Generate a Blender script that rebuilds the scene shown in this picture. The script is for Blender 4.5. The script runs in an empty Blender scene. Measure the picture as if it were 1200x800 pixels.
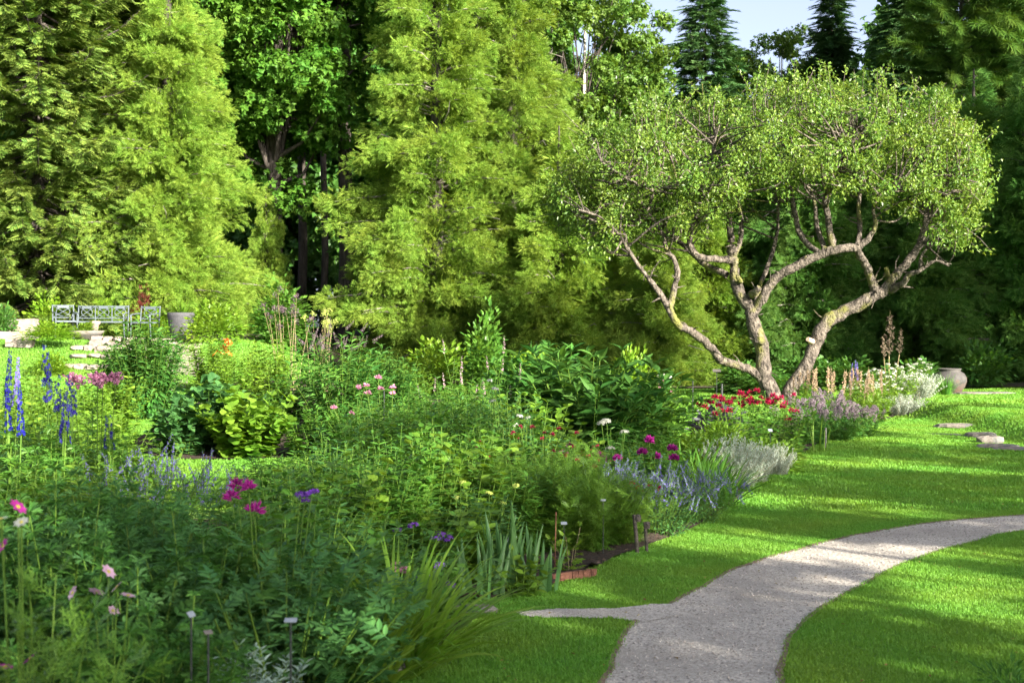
import bpy, math, random
import numpy as np
from mathutils import Vector, Matrix
from mathutils.geometry import delaunay_2d_cdt

# ------------------------------------------------------------------ camera, sky, sun
S = bpy.context.scene
COL = S.collection
CAMZ, FPX, HOR = 1.7, 1667.0, 380.0
cam = bpy.data.cameras.new('camera'); camo = bpy.data.objects.new('camera', cam); COL.objects.link(camo)
cam.sensor_width = 36; cam.lens = 50; cam.clip_start = .1; cam.clip_end = 600
camo.location = (0, 0, CAMZ)
camo.rotation_euler = (math.radians(90 - .687), 0, 0)
cam.dof.use_dof = True; cam.dof.focus_distance = 15; cam.dof.aperture_fstop = 4.5
S.camera = camo
SUN_EL, SH = 23.0, (0.67, -0.742)
w = bpy.data.worlds.new('World'); S.world = w; w.use_nodes = True
nt = w.node_tree; bg = nt.nodes['Background']
sky = nt.nodes.new('ShaderNodeTexSky'); sky.sky_type = 'NISHITA'; sky.sun_disc = False
sky.sun_elevation = math.radians(SUN_EL); sky.sun_rotation = math.atan2(SH[0], SH[1])
sky.air_density = .42; sky.dust_density = 2.5; sky.ozone_density = 1.6
hs0 = nt.nodes.new('ShaderNodeHueSaturation'); hs0.inputs['Saturation'].default_value = .62
nt.links.new(sky.outputs[0], hs0.inputs['Color']); nt.links.new(hs0.outputs[0], bg.inputs[0]); bg.inputs[1].default_value = .10
sl = bpy.data.lights.new('sun', 'SUN'); so = bpy.data.objects.new('sun', sl); COL.objects.link(so)
sl.energy = 4.9; sl.angle = math.radians(.5); sl.color = (1, .93, .80)
ce = math.cos(math.radians(SUN_EL))
so.rotation_euler = Vector((SH[0]*ce, SH[1]*ce, math.sin(math.radians(SUN_EL)))).to_track_quat('Z', 'Y').to_euler()
so.location = (20, -20, 30)
S.view_settings.view_transform = 'Standard'; S.view_settings.look = 'None'
S.view_settings.exposure = 2.05; S.view_settings.gamma = 1
S.cycles.max_bounces = 7; S.cycles.diffuse_bounces = 4; S.cycles.glossy_bounces = 2
S.cycles.transmission_bounces = 4; S.cycles.transparent_max_bounces = 4
S.cycles.caustics_reflective = False; S.cycles.caustics_refractive = False
S.cycles.sample_clamp_indirect = 6; S.cycles.use_denoising = True; S.cycles.denoiser = 'OPENIMAGEDENOISE'; S.cycles.denoising_prefilter = 'NONE'; S.cycles.denoising_input_passes = 'RGB_ALBEDO_NORMAL'

# ------------------------------------------------------------------ helpers
R_ = np.random.default_rng(11)
def sst(a, b, x):
    t = np.clip((np.asarray(x, float)-a)/(b-a), 0, 1); return t*t*(3-2*t)
def gz(x, y):
    x = np.asarray(x, float); y = np.asarray(y, float)
    z = .55*sst(17, 30, y)*(1-sst(-4.5, 1.0, x))
    z = z + .75*sst(31, 34.6, y)*(1-sst(-7.0, -4.0, x))
    z = z + .26*sst(7.15, 7.9, x + .0*y)*sst(18.5, 21.5, y)*(1-.7*sst(26, 33, y))
    z = z + .04*np.sin(x*.7+1)*np.sin(y*.5)*sst(9, 18, y)
    return z
def Xp(px, d): return (px-600)/FPX*d
def Zp(py, d): return CAMZ-(py-HOR)/FPX*d
def nrm(a): return a/np.maximum(np.linalg.norm(a, axis=-1, keepdims=True), 1e-9)

class MB:
    def __init__(s): s.v = []; s.n = 0; s.f = {}
    def add(s, v, faces, mat=0, smooth=False):
        v = np.asarray(v, float); s.v.append(v)
        for f in faces:
            f = np.asarray(f, int)
            if f.ndim == 1: f = f[None]
            if len(f): s.f.setdefault(f.shape[1], []).append((f+s.n, mat, smooth))
        s.n += len(v)
    def scatter(s, T, P, F, U, sc, mat=0):
        P = np.asarray(P, float)
        if len(P) == 0: return
        tv, tf = T
        F = nrm(np.asarray(F, float)); U = np.asarray(U, float)
        Rt = nrm(np.cross(F, U)); Up = np.cross(Rt, F)
        sc = np.broadcast_to(np.asarray(sc, float).reshape(-1, 1) if np.ndim(sc) <= 1 else sc, (len(P), 1))
        k = len(tv)
        V = P[:, None, :] + sc[:, None, :]*(tv[None, :, 0:1]*Rt[:, None, :]+tv[None, :, 1:2]*F[:, None, :]+tv[None, :, 2:3]*Up[:, None, :])
        off = (np.arange(len(P))*k)[:, None, None]
        faces = []
        by = {}
        for f in tf: by.setdefault(len(f), []).append(f)
        for q, fl in by.items():
            faces.append((np.array(fl)[None]+off).reshape(-1, q))
        s.add(V.reshape(-1, 3), faces, mat)
    def tube(s, pts, rad, sides=6, mat=0, cap=True):
        pts = np.asarray(pts, float); rad = np.broadcast_to(np.asarray(rad, float), (len(pts),))
        t = nrm(np.gradient(pts, axis=0))
        ref = np.array([0., 0, 1]) if abs(t[0][2]) < .8 else np.array([1., 0, 0])
        a = nrm(np.cross(t, ref)); b = np.cross(t, a)
        an = np.arange(sides)*2*np.pi/sides
        V = pts[:, None]+rad[:, None, None]*(np.cos(an)[None, :, None]*a[:, None]+np.sin(an)[None, :, None]*b[:, None])
        m = len(pts); F = []
        i = np.arange(m-1)[:, None]*sides; j = np.arange(sides)[None]; j2 = (j+1) % sides
        F = np.stack([i+j, i+j2, i+sides+j2, i+sides+j], -1).reshape(-1, 4)
        s.add(V.reshape(-1, 3), [F], mat, True)
        if cap: s.add(V[-1], [np.arange(sides)], mat, False)
    def box(s, c, size, rot=0, mat=0, taper=1.0, jit=0):
        x, y, z = np.array(size)/2
        v = np.array([[-x, -y, -z], [x, -y, -z], [x, y, -z], [-x, y, -z], [-x*taper, -y*taper, z], [x*taper, -y*taper, z], [x*taper, y*taper, z], [-x*taper, y*taper, z]])
        if jit: v = v+R_.normal(0, jit, v.shape)
        cr, sr = math.cos(rot), math.sin(rot)
        v = v @ np.array([[cr, sr, 0], [-sr, cr, 0], [0, 0, 1]])
        s.add(v+np.array(c), [np.array([[3, 2, 1, 0], [4, 5, 6, 7], [0, 1, 5, 4], [1, 2, 6, 5], [2, 3, 7, 6], [3, 0, 4, 7]])], mat)
    def lathe(s, prof, sides=32, mat=0):
        prof = np.asarray(prof, float); an = np.arange(sides)*2*np.pi/sides
        V = np.stack([prof[:, 0:1]*np.cos(an), prof[:, 0:1]*np.sin(an), np.repeat(prof[:, 1:2], sides, 1)], -1)
        i = np.arange(len(prof)-1)[:, None]*sides; j = np.arange(sides)[None]; j2 = (j+1) % sides
        s.add(V.reshape(-1, 3), [np.stack([i+j, i+j2, i+sides+j2, i+sides+j], -1).reshape(-1, 4)], mat, True)
    def mesh(s, name, mats):
        me = bpy.data.meshes.new(name)
        v = np.concatenate(s.v); me.vertices.add(len(v)); me.vertices.foreach_set('co', v.astype(np.float32).ravel())
        loops = []; tot = []; mi = []; sm = []
        for k, l in s.f.items():
            for f, m, q in l:
                loops.append(f.ravel()); tot.append(np.full(len(f), k)); mi.append(np.full(len(f), m)); sm.append(np.full(len(f), q))
        loops = np.concatenate(loops).astype(np.int32); tot = np.concatenate(tot).astype(np.int32)
        st = np.concatenate([[0], np.cumsum(tot)[:-1]]).astype(np.int32)
        me.loops.add(len(loops)); me.loops.foreach_set('vertex_index', loops)
        me.polygons.add(len(tot)); me.polygons.foreach_set('loop_start', st); me.polygons.foreach_set('loop_total', tot)
        me.polygons.foreach_set('material_index', np.concatenate(mi).astype(np.int32))
        me.polygons.foreach_set('use_smooth', np.concatenate(sm).astype(bool))
        for m in (mats if isinstance(mats, (list, tuple)) else [mats]): me.materials.append(m)
        me.update(calc_edges=True); me.validate()
        return me

def link(name, me, parent=None, loc=(0, 0, 0), rz=0, sc=1.0, rot=None):
    o = bpy.data.objects.new(name, me); COL.objects.link(o); o.location = loc
    o.rotation_euler = rot if rot is not None else (0, 0, rz)
    o.scale = (sc,)*3 if np.isscalar(sc) else sc
    if parent: o.parent = parent
    return o
def tag(o, label, cat, group=None, kind=None):
    o['label'] = label; o['category'] = cat
    if group: o['group'] = group
    if kind: o['kind'] = kind
    return o
def thing(name, label, cat, loc, rz=0, sc=1.0, group=None, parts=()):
    r = link(name, None, None, loc, rz, sc); r.empty_display_size = .1
    tag(r, label, cat, group)
    made = []
    for p in parts:
        o = link(p[0], p[1], r if len(p) < 6 or p[5] is None else made[p[5]], p[2] if len(p) > 2 else (0, 0, 0), 0, p[4] if len(p) > 4 else 1.0, p[3] if len(p) > 3 else (0, 0, 0))
        made.append(o)
    return r

# ------------------------------------------------------------------ materials
def nodes(name):
    m = bpy.data.materials.new(name); m.use_nodes = True; t = m.node_tree; t.nodes.clear()
    return m, t, (lambda k: t.nodes.new('ShaderNode'+k)), (lambda a, b: t.links.new(a, b))
def leafmat(name, c1, c2, trans=.38, rough=.42, spec=.3, tint=(1.45, 1.25, .55), var=True):
    m, t, N, L = nodes(name)
    out = N('OutputMaterial'); mix = N('MixShader'); p = N('BsdfPrincipled'); tr = N('BsdfTranslucent')
    g = N('NewGeometry'); ramp = N('MixRGB'); hs = N('HueSaturation'); oi = N('ObjectInfo'); mp = N('MapRange')
    ramp.inputs[1].default_value = (*c1, 1); ramp.inputs[2].default_value = (*c2, 1)
    L(g.outputs['Random Per Island'], ramp.inputs[0])
    mp.inputs[3].default_value = .85 if var else .6; mp.inputs[4].default_value = 1.15 if var else 1.2; L(oi.outputs['Random'], mp.inputs[0]); L(mp.outputs[0], hs.inputs['Value'])
    tcn = N('TexCoord'); nz = N('TexNoise'); nz.inputs['Scale'].default_value = 1.1; nz.inputs['Detail'].default_value = 3; L(tcn.outputs['Object'], nz.inputs[0])
    mh = N('MapRange'); mh.inputs[1].default_value = .3; mh.inputs[2].default_value = .7; mh.inputs[3].default_value = .482; mh.inputs[4].default_value = .515; L(nz.outputs[0], mh.inputs[0])
    if var: L(mh.outputs[0], hs.inputs['Hue'])
    L(ramp.outputs[0], hs.inputs['Color'])
    tm = N('MixRGB'); tm.blend_type = 'MULTIPLY'; tm.inputs[0].default_value = 1; tm.inputs[2].default_value = (*tint, 1); L(hs.outputs[0], tm.inputs[1])
    L(hs.outputs[0], p.inputs['Base Color']); p.inputs['Roughness'].default_value = rough
    p.inputs['Specular IOR Level'].default_value = spec
    L(tm.outputs[0], tr.inputs[0]); mix.inputs[0].default_value = trans
    L(p.outputs[0], mix.inputs[1]); L(tr.outputs[0], mix.inputs[2]); L(mix.outputs[0], out.inputs[0])
    return m
def petal(name, c1, c2, trans=.25): return leafmat(name, c1, c2, trans, .6, .15, (1.1, 1, 1.05), False)
def noisy(name, c1, c2, scale, rough=.85, bump=.4, bscale=None, c3=None, s3=3., lo=.35, hi=.65, stretch=(1, 1, 1), dist=.02, t3=(.55, .65)):
    m, t, N, L = nodes(name)
    out = N('OutputMaterial'); p = N('BsdfPrincipled'); tc = N('TexCoord'); mp = N('Mapping'); mp.inputs['Scale'].default_value = stretch
    L(tc.outputs['Object'], mp.inputs[0])
    n = N('TexNoise'); n.inputs['Scale'].default_value = scale; n.inputs['Detail'].default_value = 8; n.inputs['Roughness'].default_value = .65
    r = N('ValToRGB'); r.color_ramp.elements[0].position = lo; r.color_ramp.elements[1].position = hi
    r.color_ramp.elements[0].color = (*c1, 1); r.color_ramp.elements[1].color = (*c2, 1)
    L(mp.outputs[0], n.inputs[0]); L(n.outputs[0], r.inputs[0]); colr = r.outputs[0]
    if c3:
        n3 = N('TexNoise'); n3.inputs['Scale'].default_value = s3; n3.inputs['Detail'].default_value = 6; L(mp.outputs[0], n3.inputs[0])
        r3 = N('ValToRGB'); r3.color_ramp.elements[0].position = t3[0]; r3.color_ramp.elements[1].position = t3[1]; L(n3.outputs[0], r3.inputs[0])
        mx = N('MixRGB'); L(r3.outputs[0], mx.inputs[0]); L(colr, mx.inputs[1]); mx.inputs[2].default_value = (*c3, 1); colr = mx.outputs[0]
    L(colr, p.inputs['Base Color']); p.inputs['Roughness'].default_value = rough; p.inputs['Specular IOR Level'].default_value = .25
    nb = N('TexNoise'); nb.inputs['Scale'].default_value = bscale or scale*2; nb.inputs['Detail'].default_value = 6; L(mp.outputs[0], nb.inputs[0])
    b = N('Bump'); b.inputs['Strength'].default_value = bump; b.inputs['Distance'].default_value = dist; L(nb.outputs[0], b.inputs['Height']); L(b.outputs[0], p.inputs['Normal'])
    L(p.outputs[0], out.inputs[0]); return m

M = {}
# foliage
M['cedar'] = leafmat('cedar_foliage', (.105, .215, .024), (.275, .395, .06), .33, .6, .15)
M['cedar_dark'] = leafmat('shade_toned_cedar_foliage', (.06, .16, .028), (.12, .24, .045), .3, .6, .15)  # darker copy of the cedar foliage, shade put into its colour
M['spruce'] = leafmat('spruce_needles', (.09, .18, .028), (.21, .29, .05), .2, .55, .2)
M['spruce_blue'] = leafmat('fir_needles', (.035, .10, .03), (.08, .16, .045), .12, .5, .2)
M['pine'] = leafmat('pine_needles', (.065, .16, .025), (.14, .25, .035), .2, .5, .2)
M['maple'] = leafmat('maple_leaves', (.06, .165, .018), (.115, .25, .03), .35, .5, .15)
M['birch'] = leafmat('birch_leaves', (.085, .18, .025), (.15, .26, .04), .4)
M['apple'] = leafmat('apple_leaves', (.06, .14, .018), (.21, .32, .05), .36, .4, .4)
M['lime'] = leafmat('lime_leaves', (.12, .25, .016), (.19, .32, .028), .4)
M['mid'] = leafmat('mid_green_leaves', (.056, .165, .022), (.108, .255, .032), .38)
M['deep'] = leafmat('deep_green_leaves', (.036, .12, .022), (.08, .205, .035), .32, .5, .13)
M['bluegreen'] = leafmat('blue_green_leaves', (.045, .135, .038), (.085, .21, .055), .3, .5, .15)
M['fresh'] = leafmat('fresh_green_leaves', (.10, .22, .02), (.17, .30, .03), .4)
M['iris'] = leafmat('iris_leaves', (.06, .16, .05), (.11, .24, .07), .35, .4, .4)
M['strap'] = leafmat('daylily_leaves', (.12, .25, .025), (.21, .36, .045), .4, .4, .3)
M['silver'] = leafmat('silver_leaves', (.34, .40, .32), (.52, .57, .47), .25, .8, .1, (1, 1, .95))
M['grey'] = leafmat('grey_green_leaves', (.17, .25, .21), (.26, .34, .30), .25, .7, .1, (1, 1, .9))
M['feather'] = leafmat('feathery_leaves', (.085, .20, .025), (.15, .29, .035), .35)
M['purpleleaf'] = leafmat('smoky_leaves', (.05, .055, .06), (.10, .10, .11), .25, .5, .3, (1.1, 1, 1))
M['redleaf'] = leafmat('red_maple_leaves', (.085, .016, .016), (.15, .045, .025), .35, .5, .2, (1.4, .9, .8))
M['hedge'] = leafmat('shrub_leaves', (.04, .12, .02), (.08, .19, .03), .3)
M['grassb'] = leafmat('lawn_blades', (.125, .285, .034), (.17, .34, .05), .40, .5, .2)
M['stem'] = leafmat('green_stems', (.07, .15, .02), (.13, .23, .03), .1, .5, .2)
M['tanstem'] = leafmat('tan_stems', (.25, .20, .10), (.34, .28, .15), .1, .7, .1, (1, 1, 1))
# petals
M['magenta'] = petal('magenta_petals', (.40, .016, .24), (.56, .05, .38))
M['crimson'] = petal('crimson_petals', (.30, .008, .05), (.48, .02, .10))
M['red'] = petal('red_petals', (.20, .005, .028), (.34, .010, .05))
M['orange'] = petal('orange_petals', (.75, .07, .01), (.85, .14, .02))
M['blue'] = petal('blue_petals', (.005, .007, .16), (.018, .016, .27))
M['violet'] = petal('violet_petals', (.12, .09, .42), (.20, .16, .50))
M['navy'] = petal('navy_petals', (.016, .014, .16), (.035, .028, .24))
M['purple'] = petal('purple_petals', (.15, .04, .36), (.26, .09, .50))
M['nepeta'] = petal('lavender_blue_petals', (.095, .085, .27), (.18, .16, .40))
M['palepink'] = petal('pale_pink_petals', (.68, .36, .52), (.78, .50, .64))
M['pink'] = petal('pink_petals', (.62, .22, .38), (.74, .38, .50))
M['dusk'] = petal('dusky_seed_heads', (.11, .075, .09), (.18, .13, .15))
M['white'] = petal('white_petals', (.50, .53, .42), (.62, .63, .54))
M['lav'] = petal('lavender_plumes', (.20, .15, .18), (.31, .25, .27))
M['tan'] = petal('tan_pink_plumes', (.36, .26, .16), (.50, .38, .25))
M['yellow'] = petal('yellow_petals', (.66, .58, .08), (.74, .66, .14))
M['budgreen'] = petal('lime_buds', (.42, .52, .10), (.52, .60, .16))
# hard
M['applebark'] = noisy('apple_bark', (.02, .017, .014), (.215, .18, .145), 11, .95, 1.0, 24, (.17, .17, .045), 1.9, stretch=(1, 1, .7), dist=.08, t3=(.56, .66))
M['bark'] = noisy('tree_bark', (.035, .03, .025), (.095, .08, .068), 6, .9, .8, 14, stretch=(2, 2, .4), dist=.04)
M['birchbark'] = noisy('birch_bark', (.45, .40, .34), (.66, .62, .55), 5, .8, .3, 12, (.10, .08, .07), 7, stretch=(1, 1, 3), t3=(.62, .66))
M['deadtwig'] = noisy('dead_twigs', (.15, .13, .11), (.27, .24, .21), 8, .9, .2)
M['gravel'] = noisy('gravel', (.22, .20, .17), (.70, .635, .55), 60, .95, 1.0, 90, (.34, .305, .26), 1.6, .34, .66, dist=.012, t3=(.45, .7))
M['pebble'] = leafmat('pebbles', (.24, .215, .19), (.64, .59, .53), 0., .9, .2, (1, 1, 1), False)
M['thatch'] = noisy('lawn_thatch', (.075, .16, .02), (.13, .25, .03), 14, .95, .5, 60, (.115, .20, .025), .6)
M['forest'] = noisy('forest_floor', (.035, .028, .018), (.075, .06, .035), 5, .95, .6, 20, (.03, .05, .015), .8)
M['soil'] = noisy('bark_mulch', (.022, .016, .012), (.085, .062, .046), 28, .95, 1.0, 45, stretch=(1, 2.2, 1), dist=.03)
M['edgesoil'] = noisy('edge_soil', (.10, .07, .045), (.25, .18, .125), 30, .95, .8, 60)
M['stone'] = noisy('pale_stone', (.17, .14, .12), (.32, .265, .225), 5, .85, .6, 12, (.20, .18, .16), 3)
M['slab'] = noisy('grey_slab', (.14, .12, .10), (.25, .22, .19), 8, .85, .5, 30, (.13, .13, .12), 4)
M['brick'] = noisy('red_brick', (.13, .055, .036), (.21, .095, .062), 20, .9, .5, 60)
M['timber'] = noisy('weathered_timber', (.17, .155, .14), (.30, .28, .25), 12, .85, .5, 40, stretch=(1, 8, 8))
M['potgrey'] = noisy('grey_pot', (.055, .055, .06), (.09, .088, .094), 6, .7, .2, 30)
M['urn'] = noisy('terracotta_grey_urn', (.055, .052, .05), (.10, .092, .085), 5, .75, .3, 25, (.12, .075, .055), 2.2)
M['metal'] = noisy('blue_grey_metal', (.075, .095, .11), (.12, .145, .16), 20, .55, .1, 60)
M['darkmetal'] = noisy('dark_stake', (.025, .03, .028), (.05, .055, .05), 20, .5, .2, 60)
M['post'] = noisy('old_post', (.05, .045, .035), (.12, .10, .08), 20, .9, .5, 60)
M['tagwhite'] = noisy('white_tag', (.25, .28, .31), (.34, .37, .40), 10, .4, .05, 40)
M['darktag'] = noisy('dark_sign', (.06, .055, .05), (.10, .09, .08), 10, .5, .05, 40)
M['cutwood'] = noisy('cut_wood', (.52, .40, .27), (.62, .50, .36), 14, .8, .2, 40)

# ------------------------------------------------------------------ templates (length 1 along +Y, normal +Z)
def T_ov(wd=.34, fold=.07, droop=.16, cx=.42):
    a, b = cx*.65, cx*1.45
    v = np.array([[0, 0, 0], [-wd*.85, a, fold], [-wd*.8, b, fold*.4-droop*.3], [0, 1, -droop], [wd*.8, b, fold*.4-droop*.3], [wd*.85, a, fold], [0, a, 0], [0, b, -droop*.42]])
    return v, [(0, 6, 1), (6, 7, 2, 1), (7, 3, 2), (0, 5, 6), (6, 5, 4, 7), (7, 4, 3)]
def T_q(wd=.3, fold=.08, droop=.1, cx=.45):
    return np.array([[0, 0, 0], [-wd, cx, fold], [0, 1, -droop], [wd, cx, fold]]), [(0, 2, 1), (0, 3, 2)]
def merge(items):
    V = []; F = []; n = 0
    for v, f in items:
        V.append(v); F += [tuple(i+n for i in q) for q in f]; n += len(v)
    return np.concatenate(V), F
def place(T, ang, pos, sc, pitch=0., wmul=1.):
    v, f = T; v = v.copy(); v[:, 0] *= wmul; v = v*sc
    c, s = math.cos(pitch), math.sin(pitch); v = np.stack([v[:, 0], v[:, 1]*c-v[:, 2]*s, v[:, 1]*s+v[:, 2]*c], 1)
    c, s = math.cos(ang), math.sin(ang); v = np.stack([v[:, 0]*c-v[:, 1]*s, v[:, 0]*s+v[:, 1]*c, v[:, 2]], 1)
    return v+np.array(pos), f
def bar(p, q, wd):
    p = np.array(p, float); q = np.array(q, float); d = q-p; n = nrm(np.array([-d[1], d[0], 0.])) if abs(d[0])+abs(d[1]) > 1e-6 else np.array([1., 0, 0])
    return np.array([p-n*wd, p+n*wd, q+n*wd*.5, q-n*wd*.5]), [(0, 1, 2, 3)]
def T_palm(lobes=5, wd=.17, span=1.9, side=True):
    it = [bar((0, -.5, .1), (0, 0, 0), .012)]
    for k in range(lobes):
        a = -span+2*span*k/(lobes-1); l = 1-.3*abs(a)/span
        it.append(place(T_q(wd, .03, .2, .55), -a, (0, 0, 0), l*.7))
        if side:
            for sgn in (-1, 1): it.append(place(T_q(wd*.8, .02, .1, .55), -a+sgn*.55, (math.sin(a)*.32*l, math.cos(a)*.32*l, -.02), l*.36))
    return merge(it)
def T_mallow():
    an = np.linspace(-2.7, 2.7, 16); r = .5*(1+.22*np.cos(an*3.2*1.)) ; 
    v = [[0, 0, -.05]]+[[math.sin(a)*q, math.cos(a)*q+.15, .08*math.sin(a*3)*q-.15*q*q] for a, q in zip(an, r)]
    return np.array(v), [(0, i+1, i) for i in range(1, 16)]
def T_spray(n=6, L=.5, wd=.045, ang=.75, taper=True):
    it = [place(T_q(wd*.9, 0, .12, .5), 0, (0, 0, 0), 1)]
    for k in range(n):
        y = .12+.72*k/n; l = L*(1-.55*k/n) if taper else L
        for sgn in (-1, 1):
            it.append(place(T_q(wd/l*.75, .0, .1, .6), sgn*ang, (0, y, -.03*y), l, R_.normal(0, .12)))
    return merge(it)
def T_pinn(n=3, lt=None, ls=.42, ang=.9, petiole=.25):
    lt = lt or T_ov(.36); it = [bar((0, 0, 0), (0, .62, 0), .008), place(lt, 0, (0, .6, 0), ls*1.05)]
    for k in range(n):
        y = petiole+(.6-petiole)*k/max(n-1, 1)*.9
        for sgn in (-1, 1): it.append(place(lt, sgn*ang*(1-.25*k/n), (0, y, 0), ls*(.85+.1*(k % 2)), R_.normal(-.05, .12)))
    return merge(it)
def T_thread(n=5, wd=.019):
    it = [bar((0, 0, 0), (0, 1, -.1), wd)]
    for k in range(n):
        y = .15+.7*k/n
        for sgn in (-1, 1):
            q = (sgn*.26*(1-.4*k/n), y+.22, R_.normal(0, .1)); it.append(bar((0, y, -.05*y), q, wd*.9))
            it.append(bar((q[0]*.5, y+.11, q[2]*.5), (q[0]*.45+sgn*.02, y+.3, q[2]), wd*.8))
    return merge(it)
def T_tuft(n=13, wd=.035, spread=.75):
    it = []
    for k in range(n):
        a = k*2.4; e = spread*math.sqrt((k+.5)/n)
        d = np.array([math.sin(a)*math.sin(e), math.cos(e), math.cos(a)*math.sin(e)])
        p = np.array([0, .05, 0]); nn = nrm(np.cross(d, [.3, .2, .9])); it.append((np.array([p-nn*wd, p+nn*wd, d]), [(0, 1, 2)]))
    return merge(it)
def T_floret(n=5, wd=.3, pitch=.25, ctr=True):
    it = [place(T_q(wd, .02, .05, .62), k*2*math.pi/n, (0, 0, 0), .5, pitch) for k in range(n)]
    v, f = merge(it); return v, f
OV, OVW, OVN = T_ov(.34), T_ov(.42), T_ov(.2, .05, .25)
LANCE = T_ov(.13, .05, .28); Q, QN, QW = T_q(.3), T_q(.14), T_q(.4)
PALM, MALLOW = T_palm(), T_mallow()
SPRAY = T_spray(5, .5, .034); SPRUCE = T_spray(7, .36, .05, .85); TUFT = T_tuft(); THREAD = T_thread()
PEONY = T_pinn(3, T_ov(.2, .05, .2), .36); FERN = T_pinn(5, T_q(.22), .3, 1.1, .12); TRI = T_pinn(1, T_ov(.36), .5, 1.0)
FLO = T_floret()
CLUMP = merge([place(T_q(.36, .07, .12), a, (.1*math.sin(a), .1*math.cos(a), .06*(k % 3)), .62+.1*(k % 2), p) for k, (a, p) in enumerate([(0, .1), (1.3, -.3), (-1.2, .2), (2.4, -.1), (-2.3, -.4)])])

# ------------------------------------------------------------------ tree builders
def rdir(rng, n): return nrm(rng.normal(size=(n, 3)))
def lumps_to_leaves(mb, rng, C, rad, n, T, size, out=None, bias=.6, up=.35, mat=0, flat=1.0):
    """leaves through lumps: C lump centres, rad radius, n leaves each"""
    k = len(C); D = rdir(rng, k*n); r = rng.random(k*n)**.45
    cc = np.repeat(C, n, 0); rr = np.repeat(np.broadcast_to(rad, (k,)), n)
    P = cc+D*(r*rr)[:, None]*np.array([1, 1, flat])
    o = D.copy() if out is None else nrm(np.repeat(out, n, 0)+.9*D)
    F = nrm(o*bias+rdir(rng, k*n)*.75+np.array([0, 0, -.15]))
    U = nrm(o*.5+np.array([0, 0, up])+rdir(rng, k*n)*.6)
    mb.scatter(T, P, F, U, size*rng.uniform(.65, 1.25, k*n), mat)

def cedar(seed, H, R, nb=230, per=46, spray=.23, fm='cedar', bot=.02, sh=.85):
    """conical cedar of drooping fan-like boughs with gaps between them"""
    rng = np.random.default_rng(seed); mb = MB(); tk = MB(); P, F, U, Z = [], [], [], []
    for i in range(nb):
        t = bot+(1-bot)*(1-math.sqrt(rng.random()))*.985; az = rng.random()*6.283
        wob = 1+.14*math.sin(az*3+t*9+seed)+.12*math.sin(az*5-t*17)
        L = (R*(1-t)**sh*(.74+.26*float(sst(0, .12, t)))*wob*rng.uniform(.72, 1.12)+.15); d = np.array([math.cos(az), math.sin(az), 0]); sd = np.array([-d[1], d[0], 0])
        z0 = t*H; up = rng.uniform(.05, .35); m = max(3, int(3+L*1.9))
        s_ = np.linspace(.42, 1, m); cen = d*(s_*L)[:, None]+np.array([0, 0, 1])*(z0+L*(up*s_-.42*up*s_**3-.10*s_**2))[:, None]+sd*(rng.normal(0, .1, m)*L*.3)[:, None]
        rad = np.clip(.13+.13*L, .14, .46)*(1.15-.55*(s_-.42)/.58)*rng.uniform(.8, 1.2, m)
        for c, r in zip(cen, rad):
            k = int(per*(.6+r*2.0)); D = rdir(rng, k); q = rng.random(k)**.5*r
            P.append(c+D*q[:, None]*np.array([1, 1, .98])); F.append(d*.85+D*.55+rng.normal(0, .35, (k, 3))+[0, 0, -.12]); U.append(rng.normal(0, .55, (k, 3))+[0, 0, .75]+d*.4); Z.append(spray*rng.uniform(.6, 1.2, k))
        tk.tube(np.concatenate([[[0, 0, z0-.1]], cen[:-1]]), np.linspace(.012+.012*L, .006, m), 4, 1, False)
    mb.scatter(SPRAY, np.concatenate(P), np.concatenate(F), np.concatenate(U), np.concatenate(Z))
    ni = nb*14; t2 = bot+(1-bot)*(1-np.sqrt(rng.random(ni)))*.95; a2 = rng.random(ni)*6.283; r2 = R*(1-t2)**sh*rng.uniform(.15, .55, ni)
    mb.scatter(SPRAY, np.stack([np.cos(a2)*r2, np.sin(a2)*r2, t2*H], 1), np.stack([np.cos(a2), np.sin(a2), rng.normal(0, .5, ni)], 1), rdir(rng, ni), spray*1.9)
    tk.tube([(0, 0, -.2), (0, 0, H*.3), (0, 0, H*.65), (0, 0, H*.97)], [R*.085, R*.07, R*.045, .02], 8)
    for i in range(12):                        # bare grey twigs among the sprays
        a = rng.random()*6.283; t = rng.uniform(.05, .8); L = R*(1-t)**sh*rng.uniform(.8, 1.02); d = np.array([math.cos(a), math.sin(a), .15]); b = np.array([0, 0, t*H])
        tk.tube([b+d*L*.5, b+d*L*.8+[0, 0, .12], b+d*L*1.05+rng.normal(0, .14, 3)], [.022, .016, .007], 4, 1)
    return [('trunk', tk.mesh('trunk', [M['bark'], M['deadtwig']])), ('crown', mb.mesh('crown', M[fm]))]

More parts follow.
